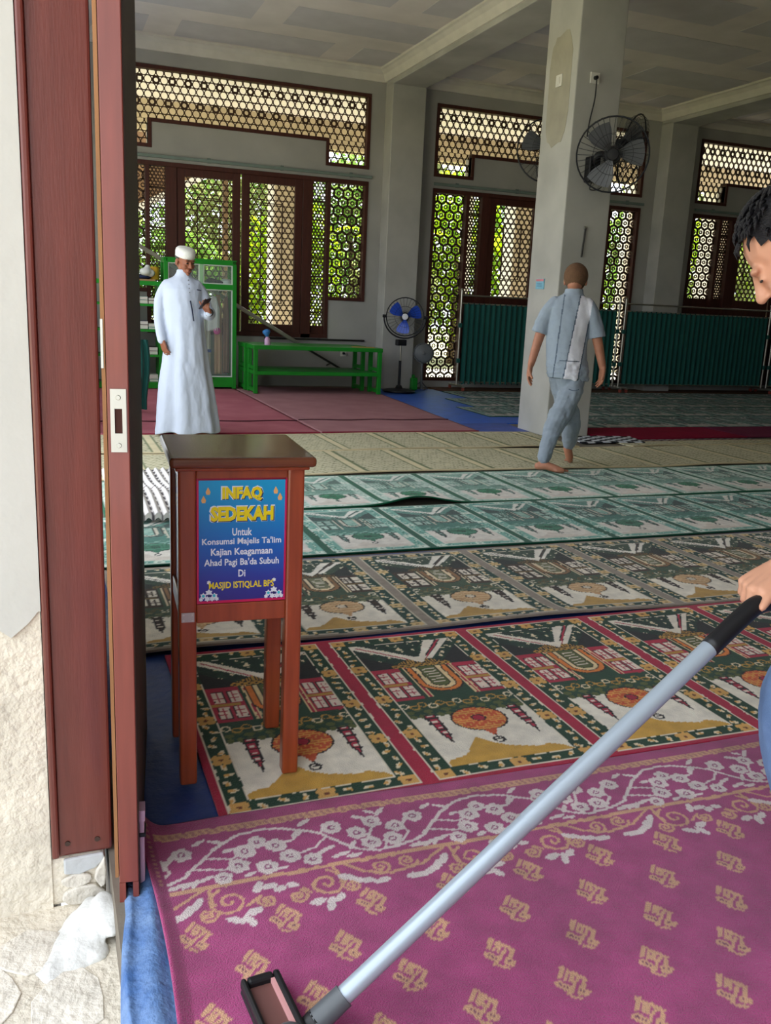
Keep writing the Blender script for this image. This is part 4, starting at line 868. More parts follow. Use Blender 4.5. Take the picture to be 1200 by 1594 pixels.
# ================================================================== GREEN BENCHES, CABINETS
M_grn = mat('green_paint', (22, 138, 34), .45, var=.10, vscale=4, coat=.15)
def bench(x0, x1, y0, y1, lab):
    t = thing('bench_table', lab, 'bench', ((x0 + x1) / 2, (y0 + y1) / 2, .008), 'green wooden benches'); w = .055; z0 = .008
    for x in (x0, x1 - w):
        for y in (y0, y1 - w): MB().box(x, x + w, y, y + w, z0, .60).build('leg', M_grn, t, bevel=.004)
        MB().box(x + .005, x + w - .005, y0 + w, y1 - w, .33, .375).build('end_rail', M_grn, t); MB().box(x + .005, x + w - .005, y0 + w, y1 - w, .03, .08).build('end_rail', M_grn, t)
    for nm, z, th in (('top_board', .60, .055), ('shelf_board', .26, .05)):
        MB().box(x0 - .008 if nm[0] == 't' else x0 + .01, x1 + .008 if nm[0] == 't' else x1 - .01, y0 - .006, y1 + .004, z, z + th).build(nm, M_grn, t, bevel=.005)
    return t
bench(2.66, 4.50, 11.95, 12.38, 'green wooden bench with a low shelf in front of the wall')
bench(2.63, 4.42, 12.44, 12.86, 'second green bench pushed in behind the front bench')
# bottle and leaflet on the bench
bt = thing('spray_bottle', 'small pink bottle with a blue cloth cap on the bench', 'bottle', (2.88, 12.12, .655))
MB().lathe([(.0, 0), (.04, 0), (.042, .02), (.04, .075), (.022, .10), (.018, .115), (0, .116)], (2.88, 12.12, .655), 14).build('body', mat('pink_plastic', (214, 170, 206), .3, var=.1), bt, smooth='auto')
MB().lathe([(.0, 0), (.02, 0), (.03, .02), (.055, .06), (.05, .085), (.02, .10), (0, .10)], (2.88, 12.12, .765), 10, axis=(-.25, 0, 1)).build('cap', mat('blue_cloth', (60, 130, 196), .7, var=.15), bt, smooth=True)
lt = tag(MB().prism([(4.10, 12.08, .656), (4.42, 12.04, .656), (4.45, 12.2, .656), (4.13, 12.24, .656)], (0, 0, 0), (0, 0, .004)).build('leaflet', mat('orange_paper', (206, 150, 70), .7)), 'orange paper lying flat on the bench end', 'paper')
# glass cabinet
cb = thing('glass_cabinet', 'green framed glass cabinet behind the man in white', 'cabinet', (2.05, 12.75, .012)); X0, X1, Y0, Y1 = 1.56, 2.54, 12.55, 12.93
for x in (X0, X1 - .055):
    for y in (Y0, Y1 - .055): MB().box(x, x + .055, y, y + .055, .012, 1.70).build('post', M_grn, cb, bevel=.003)
for nm, z0, z1 in (('top_rail', 1.685, 1.745), ('middle_rail', 1.36, 1.43), ('base_rail', .03, .17)):
    for y in (Y0, Y1 - .04): MB().box(X0 + .05, X1 - .05, y + .002, y + .038, z0, z1).build(nm, M_grn, cb)
    for x in (X0, X1 - .04): MB().box(x + .002, x + .038, Y0 + .05, Y1 - .05, z0, z1).build(nm, M_grn, cb)
MB().box(X0, X1, Y0, Y1, 1.74, 1.752).build('top_board', M_grn, cb); MB().box(X0 + .04, X1 - .04, Y0 + .04, Y1 - .04, .15, .17).build('base_board', M_grn, cb); MB().box(X0 + .04, X1 - .04, Y0 + .04, Y1 - .04, 1.40, 1.42).build('shelf', M_grn, cb)
M_gl = mat_glass('cabinet_glass', mixf=.93); M_alu = mat('white_bead', (206, 214, 206), .5)
for a, c, z0, z1 in ((X0 + .055, 2.035, 1.43, 1.685), (2.085, X1 - .055, 1.43, 1.685), (X0 + .055, 2.035, .17, 1.36), (2.085, X1 - .055, .17, 1.36)):
    p = MB().box(a, c, Y0 + .018, Y0 + .022, z0, z1).build('glass_door', M_gl, cb); g = MB(); rectframe(g, a, c, z0, z1, .014, Y0 + .008, Y0 + .03); g.build('bead', M_alu, p)
MB().box(X0 + .055, X1 - .055, Y1 - .02, Y1 - .017, .17, 1.685).build('back_pane', M_gl, cb)
MB().box(2.035, 2.085, Y0 + .004, Y0 + .036, .17, 1.685).build('middle_stile', mat('pale_green_paint', (150, 196, 150), .5), cb)
MB().box(2.16, 2.24, Y0 - .006, Y0 + .002, .145, .152).build('handle', M_teakdark, cb)
def garment(lab, x0, x1, z0, z1, y, m, folds=5, flare=0.0, seed=1, cat='garment', extra=None):
    t = thing('hanging_garment', lab, cat, ((x0 + x1) / 2, y, z0), 'clothes hanging in the glass cabinet'); n = 40; rows = 24; M_ = MB(); rings = []
    for r in range(rows):
        s = r / (rows - 1); z = lerp(z1, z0, s); c = (x0 + x1) / 2; hw = (x1 - x0) / 2 * (.55 + .45 * min(1, s * 3)) * (1 + flare * s); ring = []
        for k in range(n):
            a = 2 * math.pi * k / n; fold = 1 + .22 * math.sin(folds * a + seed + s * 1.5); ring.append((c + hw * math.cos(a), y + .05 * math.sin(a) * fold + .012 * math.sin(folds * 2 * math.cos(a) * 2 + seed), z + .01 * math.sin(3 * a)))
        rings.append(ring)
    M_.ring_loft(rings); M_.build('cloth', m, t, smooth=True)
    MB().tube([((x0 + x1) / 2, y, z1), ((x0 + x1) / 2, y, z1 + .05), ((x0 + x1) / 2 + .02, y, z1 + .07)], .004, 6).build('hook', M_steel, t)
    if extra: extra(t)
M_cw = mat('white_cotton', (220, 220, 218), .9, var=.05); M_cr = mat('cream_cotton', (206, 202, 186), .9, var=.05); M_tan = mat('tan_cloth', (196, 160, 130), .9, var=.12, vscale=12, stretch=(8, 1, .4)); M_brn = mat('brown_cloth', (140, 108, 88), .9, var=.12)
garment('brown patterned robe at the cabinet\'s end', 2.385, 2.475, .22, 1.26, 12.74, M_brn, 6, seed=2)
garment('tan pleated robe hanging in the glass cabinet', 2.27, 2.375, .20, 1.28, 12.76, M_tan, 7, seed=3)
garment('cream prayer robe hanging beside the man in white', 2.095, 2.22, .20, 1.20, 12.76, M_cr, 4, seed=4, extra=lambda t: MB().box(2.085, 2.215, 12.69, 12.705, .50, .54).build('blue_band', mat('blue_band', (50, 76, 150), .8), t))
garment('short white veil with pink trim in the cabinet', 2.13, 2.32, .80, 1.26, 12.635, M_cw, 5, seed=5, extra=lambda t: MB().ell((2.28, 12.60, .80), (.05, .02, .05)).build('pink_trim', mat('pink_trim', (196, 70, 140), .8), t))
tag(blob and put('folded_cloth', blob(MB().ell((2.30, 12.72, 1.455), (.16, .11, .035)).ell((2.22, 12.72, 1.47), (.08, .09, .04)), .012, 3), mat('charcoal_cloth', (50, 52, 54), .9), smooth=True), 'dark folded cloth on the cabinet\'s upper shelf', 'cloth')
tag(MB().lathe([(0, .09), (.05, .088), (.085, .06), (.095, .0), (0, 0)], (2.42, 12.70, 1.421), 16).build('felt_hat', mat('grey_cap', (186, 192, 190), .9), smooth='auto'), 'pale grey hat on the cabinet\'s upper shelf', 'hat')
# open shelf to its left
sh = thing('open_shelf', 'green open shelf with books left of the glass cabinet', 'shelf', (1.0, 12.7, .012)); SX0, SX1 = .62, 1.52
for x in (SX0, SX1 - .04): MB().box(x, x + .04, 12.5, 12.9, .012, 1.40).build('side', M_grn, sh)
for z in (.06, .43, .765, 1.10): MB().box(SX0 + .04, SX1 - .04, 12.5, 12.9, z, z + .03).build('shelf', M_grn, sh)
MB().box(SX0 - .01, SX1 + .01, 12.48, 12.92, 1.37, 1.425).build('top', M_grn, sh)
MB().box(SX0 + .04, SX1 - .04, 12.5, 12.512, .012, .06).build('plinth', M_grn, sh)
rg = random.Random(5); BC = [((96, 150, 140), 'teal'), ((206, 200, 190), 'white'), ((120, 96, 80), 'brown'), ((64, 62, 90), 'navy'), ((150, 120, 120), 'mauve'), ((60, 60, 60), 'black'), ((180, 176, 160), 'cream')]
shelfn = {.46: 'third', .795: 'second', 1.13: 'top', .09: 'lowest'}
for z, nn in shelfn.items():
    x = 1.47
    for k in range(3):
        w = .115
        zz = z; 
        for q in range(2):
            c, nm = BC[(k * 2 + q + int(z * 10)) % 7]; th = rg.uniform(.03, .06)
            bk = thing('book', '%s book in a stack on the %s shelf of the green rack' % (nm, nn), 'book', (x - w / 2, 12.68, zz), 'books on the green open shelf')
            MB().box(x - w, x, 12.56, 12.80, zz, zz + th).build('cover', mat('book_' + nm, c, .7), bk, bevel=.003); MB().box(x - w + .004, x - .004, 12.557, 12.796, zz + .005, zz + th - .005).build('pages', mat('paper_edge', (214, 208, 196), .9), bk); zz += th + .001
        x -= w + .008
tag(MB().box(1.1, 1.45, 12.55, 12.85, 1.426, 1.45).build('wooden_board', mat('pale_wood', (170, 130, 90), .7), bevel=.003), 'thin wooden board on top of the green shelf', 'board')
tag(put('navy_cloth', blob(MB().ell((1.25, 12.70, 1.475), (.17, .11, .03)), .012, 2), mat('navy_cloth', (36, 44, 80), .9), smooth=True), 'navy folded cloth on top of the green shelf', 'cloth')
tag(put('white_cloth', blob(MB().ell((1.33, 12.64, 1.545), (.08, .07, .055)).ell((1.40, 12.66, 1.53), (.06, .05, .05)).ell((1.36, 12.66, 1.60), (.04, .04, .04)), .012, 3), M_cw, smooth=True), 'crumpled white cloth on top of the green shelf', 'cloth')
tag(MB().lathe([(0, 0), (.06, 0), (.065, .02), (.065, .14), (.05, .17), (0, .17)], (1.46, 12.76, 1.451), 14).build('yellow_tin', mat('yellow_tin', (222, 176, 50), .5), smooth='auto'), 'yellow tin on top of the green shelf', 'tin')
# leftover teal curtain by the entrance side
def pleat(x0, x1, y, z0, z1, folds, depth, m, name, parent, wob=0.0, n=None, tatter=0.0, seed=1):
    n = n or folds * 8; rg = random.Random(seed); ph = [rg.uniform(0, .8) for _ in range(n + 1)]; rows = []
    for r in range(9):
        s = r / 8; z = lerp(z1, z0, s); row = []
        for k in range(n + 1):
            u = k / n; row.append((lerp(x0, x1, u) + wob * math.sin(s * 5), y + depth * math.sin(2 * math.pi * folds * u + .5 * math.sin(7 * u)) * (.5 + .5 * s), z - (tatter * rg.random() if r == 8 else 0)))
        rows.append(row)
    M_ = MB().quadgrid(rows); back = [[(p[0], p[1] + .004, p[2]) for p in row] for row in rows]; M_.quadgrid([row[::-1] for row in back]); return M_.build(name, m, parent, smooth=True)
M_teal = mat('teal_curtain', (6, 84, 76), .8, var=.14, vscale=6, stretch=(9, 9, .6), sheen=.2)
dc = pleat(.70, 1.07, 10.0, .03, .78, 5, .03, M_teal, 'draped_curtain', None, .02); tag(dc, 'dark teal cloth hanging beside the entrance door leaf', 'curtain')

# ---- handrail, wall pipe, socket
M_ss = mat('stainless_tube', (178, 174, 162), .3, metal=.85, var=.08); M_dk = mat('dark_steel', (60, 58, 54), .45, metal=.6)
hr = thing('stair_handrail', 'sloping steel stair handrail behind the cabinets and benches', 'handrail', (2.5, 13.1, .2))
MB().bar((.9, 13.1, 2.12), (3.74, 13.1, .552), .05, .055).build('rail', M_ss, hr, bevel=.008); MB().bar((3.74, 13.1, .552), (4.34, 13.1, .232), .03, .03).build('lower_rail', M_dk, hr)
for x, z in ((1.6, 1.71), (2.95, .98), (4.1, .36)): MB().cyl((x, 13.1, z), (x, 13.31, z - .05), .012).build('wall_bracket', M_dk, hr)
wp = thing('wall_pipe', 'short dark pipe fixed to the wall above the benches', 'pipe', (4.0, 13.25, .7)); MB().cyl((3.1, 13.25, .70), (4.68, 13.25, .70), .014).build('pipe', M_dk, wp, smooth='auto')
for x in (3.3, 3.95, 4.65): MB().box(x - .012, x + .012, 13.25, 13.31, .685, .715).build('clip', M_dk, wp)
def socket(lab, c, n, plug=True, s=.05):
    n = Vector(n); u = Vector((0, 0, 1)); x = u.cross(n); c = Vector(c); t = thing('wall_socket', lab, 'socket', c)
    P = [c + x * (s * a) + u * (s * b) for a, b in ((-1, -1), (1, -1), (1, 1), (-1, 1))]; MB().prism(P, (0, 0, 0), n * .012).build('plate', mat('socket_white', (226, 224, 214), .4), t, bevel=.002)
    if plug: MB().cyl(c + n * .012, c + n * .045, .02, .017).build('plug', mat('black_plastic', (22, 22, 25), .45), t, smooth='auto')
    else: P = [c + x * (s * .35 * a) + u * (s * .55 * b) for a, b in ((-1, -1), (1, -1), (1, 1), (-1, 1))]; MB().prism(P, n * .012, n * .018).build('rocker', mat('socket_white'), t, bevel=.002)
    return t
socket('white wall socket with black plug below the wall pipe', (4.36, 13.3, .50), (0, -1, 0))

# ---- fans
M_blk = mat('black_plastic'); M_wire = mat('dark_wire', (40, 42, 46), .4, metal=.5)
def fan_head(t, c, axis, Rr, bladem, hubm, blades=3, depth=.14, spin=.3, spokes=30, wire=.0022, wm=None):
    wm = wm or M_wire; x, y, d = frame(axis); c = Vector(c); P = lambda r, a, k: c + x * (r * math.cos(a)) + y * (r * math.sin(a)) + d * k
    cg = MB(); cg.torus(c, axis, Rr, .008, 32, 6)
    for k, rr in ((depth * .42, .55), (depth * .48, .3)): cg.torus(c + d * k, axis, Rr * rr, wire * 1.2, 24, 4)
    for k, rr in ((-depth * .42, .55),): cg.torus(c + d * k, axis, Rr * rr, wire * 1.2, 24, 4)
    for i in range(spokes):
        a = 2 * math.pi * i / spokes
        cg.tube([P(Rr, a, 0), P(Rr * .93, a + .03, depth * .25), P(Rr * .55, a + .08, depth * .42), P(Rr * .16, a + .15, depth * .5)], wire, 3, cap=False); cg.tube([P(Rr, a, 0), P(Rr * .93, a, -depth * .25), P(Rr * .55, a, -depth * .42), P(Rr * .2, a, -depth * .5)], wire, 3, cap=False)
    cg.build('cage', wm, t)
    for b in range(blades):
        a0 = spin + 2 * math.pi * b / blades; rows = []
        for i in range(8):
            s = i / 7; r = lerp(.16, .88, s) * Rr; wd = lerp(.35, .52, math.sin(s * 2.6)) * (1.15 - .25 * s); rows.append([P(r, a0 + wd * q - .12 * s, .03 * (q - .2) * 1.2) for q in (-1, -.5, 0, .5, 1)])
        m = MB().quadgrid(rows); m.quadgrid([[p - d * .003 for p in row][::-1] for row in rows]); m.build('blade', bladem, t, smooth=True)
    MB().lathe([(0, .03), (Rr * .13, .025), (Rr * .16, .0), (Rr * .16, -.03), (0, -.03)], c, 16, axis).build('hub', hubm, t, smooth='auto')
    MB().lathe([(0, .075), (Rr * .15, .07), (Rr * .17, .06), (0, .058)], c, 16, axis).build('badge', hubm, t, smooth='auto')
    MB().lathe([(0, -.035), (Rr * .22, -.04), (Rr * .26, -.1), (Rr * .2, -.18), (0, -.2)], c, 16, axis).build('motor', M_blk, t, smooth='auto')
M_blue = mat('blue_blade', (44, 84, 196), .35, var=.05); M_bdg = mat('white_badge', (226, 228, 232), .4)
sf = thing('stand_fan', 'black pedestal fan with blue blades and white hub', 'fan', (4.975, 12.45, .008)); ax = Vector((-.36, -.93, .03)).normalized()
MB().lathe([(0, 0), (.25, 0), (.25, .015), (.2, .03), (.06, .045), (.035, .09), (0, .09)], (4.975, 12.45, .008), 28).build('base', M_blk, sf, smooth='auto')
MB().cyl((4.975, 12.45, .08), (4.975, 12.45, .46), .02).build('lower_pole', M_blk, sf, smooth='auto'); MB().cyl((4.975, 12.45, .46), (4.975, 12.45, .68), .013).build('upper_pole', M_ss, sf, smooth='auto')
MB().box(4.90, 5.05, 12.40, 12.50, .68, .77).build('control_box', M_blk, sf, bevel=.012)
hc = Vector((5.0, 12.40, 1.10)); fan_head(sf, hc, ax, .275, M_blue, M_bdg, 3, spin=.5, wire=.0016)
xx, yy, dd = frame(ax); MB().tube([hc - xx * .31 * math.cos(a) - Vector((0, 0, 1)) * .31 * math.sin(a) for a in [math.pi * k / 16 for k in range(17)]], .012, 8).build('yoke', M_blk, sf, smooth=True)
for s in (-1, 1): MB().cyl(hc + xx * s * .27, hc + xx * s * .33, .022).build('pivot_knob', M_blk, sf, smooth='auto')
f2 = thing('small_fan', 'small grey standing fan beside the wall pillar', 'fan', (5.52, 12.85, -.01)); M_gry = mat('grey_plastic', (104, 108, 108), .5)
fan_head(f2, (5.50, 12.80, .56), (-.4, -.9, .05), .15, M_gry, M_gry, 3, depth=.1, spokes=26, wire=.003, wm=M_gry)
MB().lathe([(0, .055), (.09, .05), (.135, .03), (.145, 0), (.135, -.03), (0, -.04)], (5.50, 12.80, .56), 24, (-.4, -.9, .05)).build('dust_cover', M_gry, f2, smooth='auto')
MB().cyl((5.51, 12.86, .0), (5.51, 12.86, .48), .018).build('pole', M_gry, f2, smooth='auto')
for k in range(3): a = k * 2.1 + .5; MB().tube([(5.51, 12.86, .12), (5.51 + .16 * math.cos(a), 12.86 + .12 * math.sin(a), .0)], .010, 6).build('leg', M_gry, f2)
jc = thing('jerrycan', 'little green jerrycan on the floor behind the fan', 'can', (5.33, 12.72, -.002)); MB().box(5.27, 5.38, 12.68, 12.76, -.002, .19).build('body', M_grn, jc, bevel=.02); MB().box(5.29, 5.335, 12.70, 12.74, .19, .235).build('neck', M_grn, jc, bevel=.008)

# ---- curtain screens
def screen(x0, x1, y, lab, seed, tatter=0.0):
    t = thing('curtain_screen', lab, 'curtain screen', ((x0 + x1) / 2, y, 0), 'teal curtain screens on wheeled steel frames')
    for x in (x0, x1):
        MB().cyl((x, y, .09), (x, y, 1.53), .017).build('post', M_ss, t, smooth='auto'); MB().lathe([(0, 0), (.02, 0), (.024, .012), (.012, .03), (0, .032)], (x, y, 1.53), 10).build('finial', M_ss, t, smooth='auto')
        ft = MB().bar((x, y - .27, .075), (x, y + .27, .075), .035, .03).build('foot', M_ss, t, bevel=.004)
        for s in (-1, 1):
            MB().cyl((x - .012, y + s * .24, .035), (x + .012, y + s * .24, .035), .03, n=12).build('caster', mat('red_caster', (150, 70, 56), .6), ft)
        for z in (.46, 1.0): MB().box(x - .028, x + .028, y - .024, y + .024, z - .035, z + .035).build('tie', M_teal, t, bevel=.006)
    for z, r in ((1.455, .013), (1.335, .011), (.125, .012)): MB().cyl((x0, y, z), (x1, y, z), r).build('rail', M_ss, t, smooth='auto')
    pleat(x0 + .05, x1 - .04, y, .13, 1.345, 30, .028, M_teal, 'curtain', t, 0, 30 * 7, tatter, seed)
screen(6.08, 8.98, 12.78, 'teal curtain screen between the fan and the column', 1, .05)
screen(9.10, 12.18, 12.78, 'long teal curtain screen beyond the walking man', 2)
screen(12.30, 15.3, 12.78, 'teal curtain screen at the far dim end', 3)

# ---- things on the column
socket('white switch plate on the column\'s lit side', (4.897, 8.36, 3.50), (-1, 0, 0), False, .055)
socket('white socket with black plug high on the column', (5.105, 8.06, 3.49), (0, -1, 0))
tag(MB().tube(bez([(5.105, 8.02, 3.48), (5.11, 8.03, 3.3), (5.08, 8.04, 3.1), (5.06, 8.03, 2.95)], 8), .006, 6).build('power_cord', M_blk, smooth=True), 'dark power cord dropping from the column socket to the fan', 'cord')
nc = thing('notice_card', 'small pink and blue notice on the column\'s lit side', 'notice', (4.9, 8.41, 1.49)); MB().box(4.888, 4.8995, 8.33, 8.49, 1.495, 1.60).build('card', mat('blue_notice', (130, 186, 206), .5, var=.12, vscale=30), nc); MB().box(4.8865, 4.888, 8.335, 8.485, 1.575, 1.597).build('heading', mat('pink_notice', (216, 130, 140), .5), nc)
for z in (1.55, 1.535, 1.52): MB().box(4.8872, 4.888, 8.36, 8.47, z, z + .004).build('text_line', mat('blue_ink', (70, 110, 150), .6), nc)
st = thing('door_stick', 'thin metal rod hanging on the column above the walker', 'rod', (5.14, 8.04, 1.82)); MB().cyl((5.13, 8.045, 1.82), (5.15, 8.045, 2.10), .009).build('rod', M_dk, st, smooth='auto'); MB().box(5.14, 5.165, 8.04, 8.062, 2.09, 2.12).build('hook', M_ss, st)
def wall_fan(lab, base, n, c, axis, spin, Rr=.34, box_dz=.0):
    t = thing('wall_fan', lab, 'fan', base, 'black wall fans on the column'); b = Vector(base); n = Vector(n); x = Vector((0, 0, 1)).cross(n); P = [b + x * a + Vector((0, 0, z)) for a, z in ((-.06, -.13), (.06, -.13), (.06, .11), (-.06, .11))]
    MB().prism(P, (0, 0, 0), n * .10).build('base_box', M_blk, t, bevel=.012); k = b + n * .10; MB().cyl(k + Vector((0, 0, -.09)), k + Vector((0, 0, -.09)) + n * .012, .014).build('switch_knob', M_bdg, t)
    c = Vector(c); axis = Vector(axis).normalized(); m = c - axis * .17; MB().tube(bez([b + n * .08 + Vector((0, 0, .05)), b + n * .14 + Vector((0, 0, .12)), m], 6), .03, 8).build('arm', M_blk, t, smooth=True)
    fan_head(t, c, axis, Rr, mat('smoke_blade', (96, 98, 102), .4), M_blk, 3, depth=.2, spin=spin, spokes=36, wire=.0018)
    lp = [b + n * .06 + Vector((0, 0, -.13)), b + n * .08 - x * .02 + Vector((0, 0, -.2)), b + n * .06 + x * .12 + Vector((0, 0, -.16)), b + n * .1 + x * .17 + Vector((0, 0, .05)), b + n * .12 + x * .12 + Vector((0, 0, .2))]
    MB().tube(bez(lp, 6), .005, 6).build('cable', M_blk, t, smooth=True)
wall_fan('big black wall fan facing us on the column front', (5.14, 8.06, 2.66), (0, -1, 0), (5.18, 7.74, 2.76), (-.52, -.84, -.10), .2)
wall_fan('black wall fan on the column\'s far side, half hidden', (5.42, 8.36, 2.62), (1, 0, 0), (5.80, 8.34, 2.95), (.95, -.25, -.12), .9)
wall_fan('black wall fan showing past the column\'s lit edge', (5.10, 8.66, 2.72), (0, 1, 0), (5.25, 9.08, 2.98), (.35, .92, -.1), .5)

# ---- vacuum cleaner
vc = thing('vacuum_wand', 'silver vacuum wand with black handle and floor nozzle', 'vacuum cleaner', (.36, 1.28, .008)); A, Bq = Vector((.453, 1.272, .058)), Vector((1.274, 1.376, .605)); D = (Bq - A).normalized(); mid = A + (Bq - A) * .47
M_tube = mat('silver_tube', (166, 178, 190), .34, metal=.3, var=.03)
MB().cyl(A, mid, .0175, n=24).build('lower_tube', M_tube, vc, smooth='auto'); MB().cyl(mid - D * .004, Bq, .0187, n=24).build('upper_tube', M_tube, vc, smooth='auto')
hd = [Bq - D * .002, Bq + D * .10, Bq + D * .15 + Vector((.004, 0, -.004)), Bq + D * .18 + Vector((.03, .0, -.022)), Bq + D * .18 + Vector((.10, .0, -.06)), Bq + D * .18 + Vector((.22, -.02, -.16))]
MB().tube(bez(hd, 5), .0205, 16).build('handle', M_blk, vc, smooth=True)
MB().tube(bez([hd[-1], hd[-1] + Vector((.12, -.08, -.2)), hd[-1] + Vector((.2, -.3, -.36)), hd[-1] + Vector((.4, -.6, -.40))], 8), .019, 12).build('hose', M_blk, vc, smooth=True)
MB().cyl(A + D * .008, A - D * .055, .0215, .0225, n=20).build('collar', mat('grey_collar', (84, 88, 92), .4), vc, smooth='auto')
neck = MB().tube(bez([A - D * .05, A - D * .085 + Vector((0, 0, -.0)), Vector((.352, 1.245, .030))], 5), .023, 14).build('elbow', M_blk, vc, smooth=True)
NZ = Matrix.Translation((.346, 1.262, .008)) @ Matrix.Rotation(R(5), 4, 'Z')
nz = MB(); rectl = lambda m, a, b, z0, z1: m.box(-a, a, -b, b, z0, z1)
nz.box(-.038, .038, -.135, .135, 0, .012); nz.box(-.038, -.026, -.135, .135, .012, .034); nz.box(.024, .038, -.135, .135, .012, .034); nz.box(-.026, .024, .118, .135, .012, .034); nz.box(-.026, .024, -.135, -.118, .012, .034)
nzo = nz.xf(NZ).build('nozzle', M_blk, vc, bevel=.006); MB().box(-.026, .024, -.118, .118, .012, .020).xf(NZ).build('dust_window', mat('rosy_window', (112, 76, 72), .35), nzo); MB().box(.017, .024, -.118, .118, .020, .030).xf(NZ).build('brush_strip', mat('pink_bristle', (206, 150, 150), .8), nzo)
MB().ell((.352, 1.235, .034), (.030, .036, .020)).build('swivel', mat('grey_collar'), vc, smooth=True)
# ================================================================== PEOPLE
def limb(mb, pts, rs, n=14, flat=1.0):
    P = bez(pts, 4) if len(pts) > 2 else [Vector(p) for p in pts]
    if len(pts) > 2:
        rr = []
        for i in range(len(pts) - 1): rr += [lerp(rs[i], rs[i + 1], k / 4) for k in range(4)]
        rr.append(rs[-1])
    else: rr = rs
    return mb.tube(P, rr, n, round_ends=True, flat=flat)
def hand(mb, w, d, nrm, side, curl=(.35, .35, .3), s=1.0, thumb=None, fan=.10):
    w, d, nrm = Vector(w), Vector(d).normalized(), Vector(nrm).normalized(); nrm = (nrm - d * nrm.dot(d)).normalized(); l = d.cross(nrm) * side
    mb.ell(w + d * .05 * s, (.001, .001, .001), 6, 4)
    for k, (o, L, r) in enumerate(((.031, .070, .0088), (.011, .079, .0092), (-.010, .073, .0088), (-.029, .057, .0078))):
        kn = w + d * (.092 - .006 * abs(k - 1)) * s + l * o * s
        mb.tube([w + l * o * .55 * s + d * .005 * s, w + d * .05 * s + l * o * .85 * s, kn], [.0165 * s, .0150 * s, .0125 * s], 10, round_ends=True)
        q = kn; a = curl[0]; dd = (d + l * fan * (1.5 - k) * .6).normalized(); pts = [q]
        for j, fr in enumerate((.45, .31, .24)):
            q = q + (dd * math.cos(a) + nrm * math.sin(a)) * L * fr * s; pts.append(q); a += curl[min(j + 1, 2)]
        mb.tube(pts, [r * 1.1 * s, r * 1.05 * s, r * .98 * s, r * .80 * s], 9, round_ends=True)
    t0 = w + d * .025 * s + l * .022 * s; td = Vector(thumb).normalized() if thumb is not None else (d * .72 + l * .55 + nrm * .35).normalized()
    t1 = t0 + (l * .5 + d * .8 + nrm * .25).normalized() * .040 * s; t2 = t1 + td * .034 * s; t3 = t2 + (td + nrm * .2).normalized() * .026 * s
    mb.tube([t0, t1, t2, t3], [.017 * s, .0135 * s, .0112 * s, .009 * s], 10, round_ends=True)
def foot(mb, ankle, d, s=1.0, heel_up=0.0):
    a = Vector(ankle); d = Vector(d).normalized(); side = Vector((-d.y, d.x, 0)).normalized(); z0 = a.z - .075 * s
    mb.tube([a - d * .045 * s + Vector((0, 0, -.04 * s)), a + d * .02 * s + Vector((0, 0, -.03 * s)), a + d * .10 * s + Vector((0, 0, -.05 * s)), a + d * .155 * s + Vector((0, 0, -.060 * s))], [.033 * s, .037 * s, .032 * s, .022 * s], 12, round_ends=True, flat=1.0)
    for k in range(5):
        b = a + d * (.15 - .008 * k) * s + side * (.032 - .016 * k) * s; b.z = a.z - .060 * s; mb.tube([b, b + d * (.045 - .005 * k) * s + Vector((0, 0, -.004 * s))], [(.0125 if k == 0 else .009) * s, (.011 if k == 0 else .0075) * s], 8, round_ends=True)
        mb.tube([a + d * .06 * s + Vector((0, 0, -.05 * s)), b], [.022 * s, .013 * s], 8, round_ends=True)
def head(mb, c, fwd, up, s=1.0):
    c = Vector(c); f = Vector(fwd).normalized(); u = Vector(up); u = (u - f * u.dot(f)).normalized(); x = f.cross(u); M3 = Matrix((x, -f, u)).transposed()   # local: x right, -y front, z up
    P = lambda a, b, d: c + M3 @ Vector((a, b, d)) * s
    E = lambda p, r: mb.ell(P(*p), tuple(q * s for q in r), 16, 11, M3)
    E((0, .012, .030), (.076, .095, .084)); E((0, -.028, -.025), (.064, .066, .078)); E((0, -.040, -.082), (.046, .046, .034)); E((0, -.072, -.104), (.020, .020, .016)); E((0, .03, -.03), (.062, .07, .07))
    for q in (-1, 1):
        E((q * .036, -.064, -.038), (.026, .026, .026)); E((q * .078, .012, -.022), (.010, .021, .033)); E((q * .030, -.083, .019), (.026, .013, .009)); E((q * .030, -.084, -.004), (.013, .008, .007))
    mb.tube([P(0, -.088, .012), P(0, -.100, -.012), P(0, -.112, -.034)], [.008 * s, .0095 * s, .0135 * s], 10, round_ends=True); E((.011, -.100, -.038), (.009, .009, .007)); E((-.011, -.100, -.038), (.009, .009, .007))
    E((0, -.091, -.064), (.023, .012, .006)); E((0, -.089, -.075), (.019, .012, .007))
    return P, M3
def disp(me, amp, sc, seed, zs=1.0, only=None):
    n = len(me.vertices); co = np.empty(n * 3, np.float32); me.vertices.foreach_get('co', co); co = co.reshape(-1, 3); no = np.empty(n * 3, np.float32); me.vertices.foreach_get('normal', no); no = no.reshape(-1, 3)
    a = fbm(co[:, 0] + co[:, 1] * .7 + 5, co[:, 2] * zs + co[:, 1] * .3 + 9, sc, seed) - .5; co = co + no * (amp * a)[:, None] * (1 if only is None else only(co)[:, None]); me.vertices.foreach_set('co', co.astype(np.float32).reshape(-1)); me.update()
def paint(me, fn):
    n = len(me.vertices); co = np.empty(n * 3, np.float32); me.vertices.foreach_get('co', co); co = co.reshape(-1, 3); ca = me.color_attributes.new('weave', 'FLOAT_COLOR', 'POINT'); C = np.ones((n, 4), np.float32); C[:, :3] = fn(co); ca.data.foreach_set('color', C.reshape(-1))
def person(lab, base, beta):
    M = Matrix.Translation(base) @ Matrix.Rotation(-beta, 4, 'Z'); return M
def pput(name, me, m, parent, M, smooth=True):
    me.transform(M); return put(name, me, m, parent, smooth=smooth)
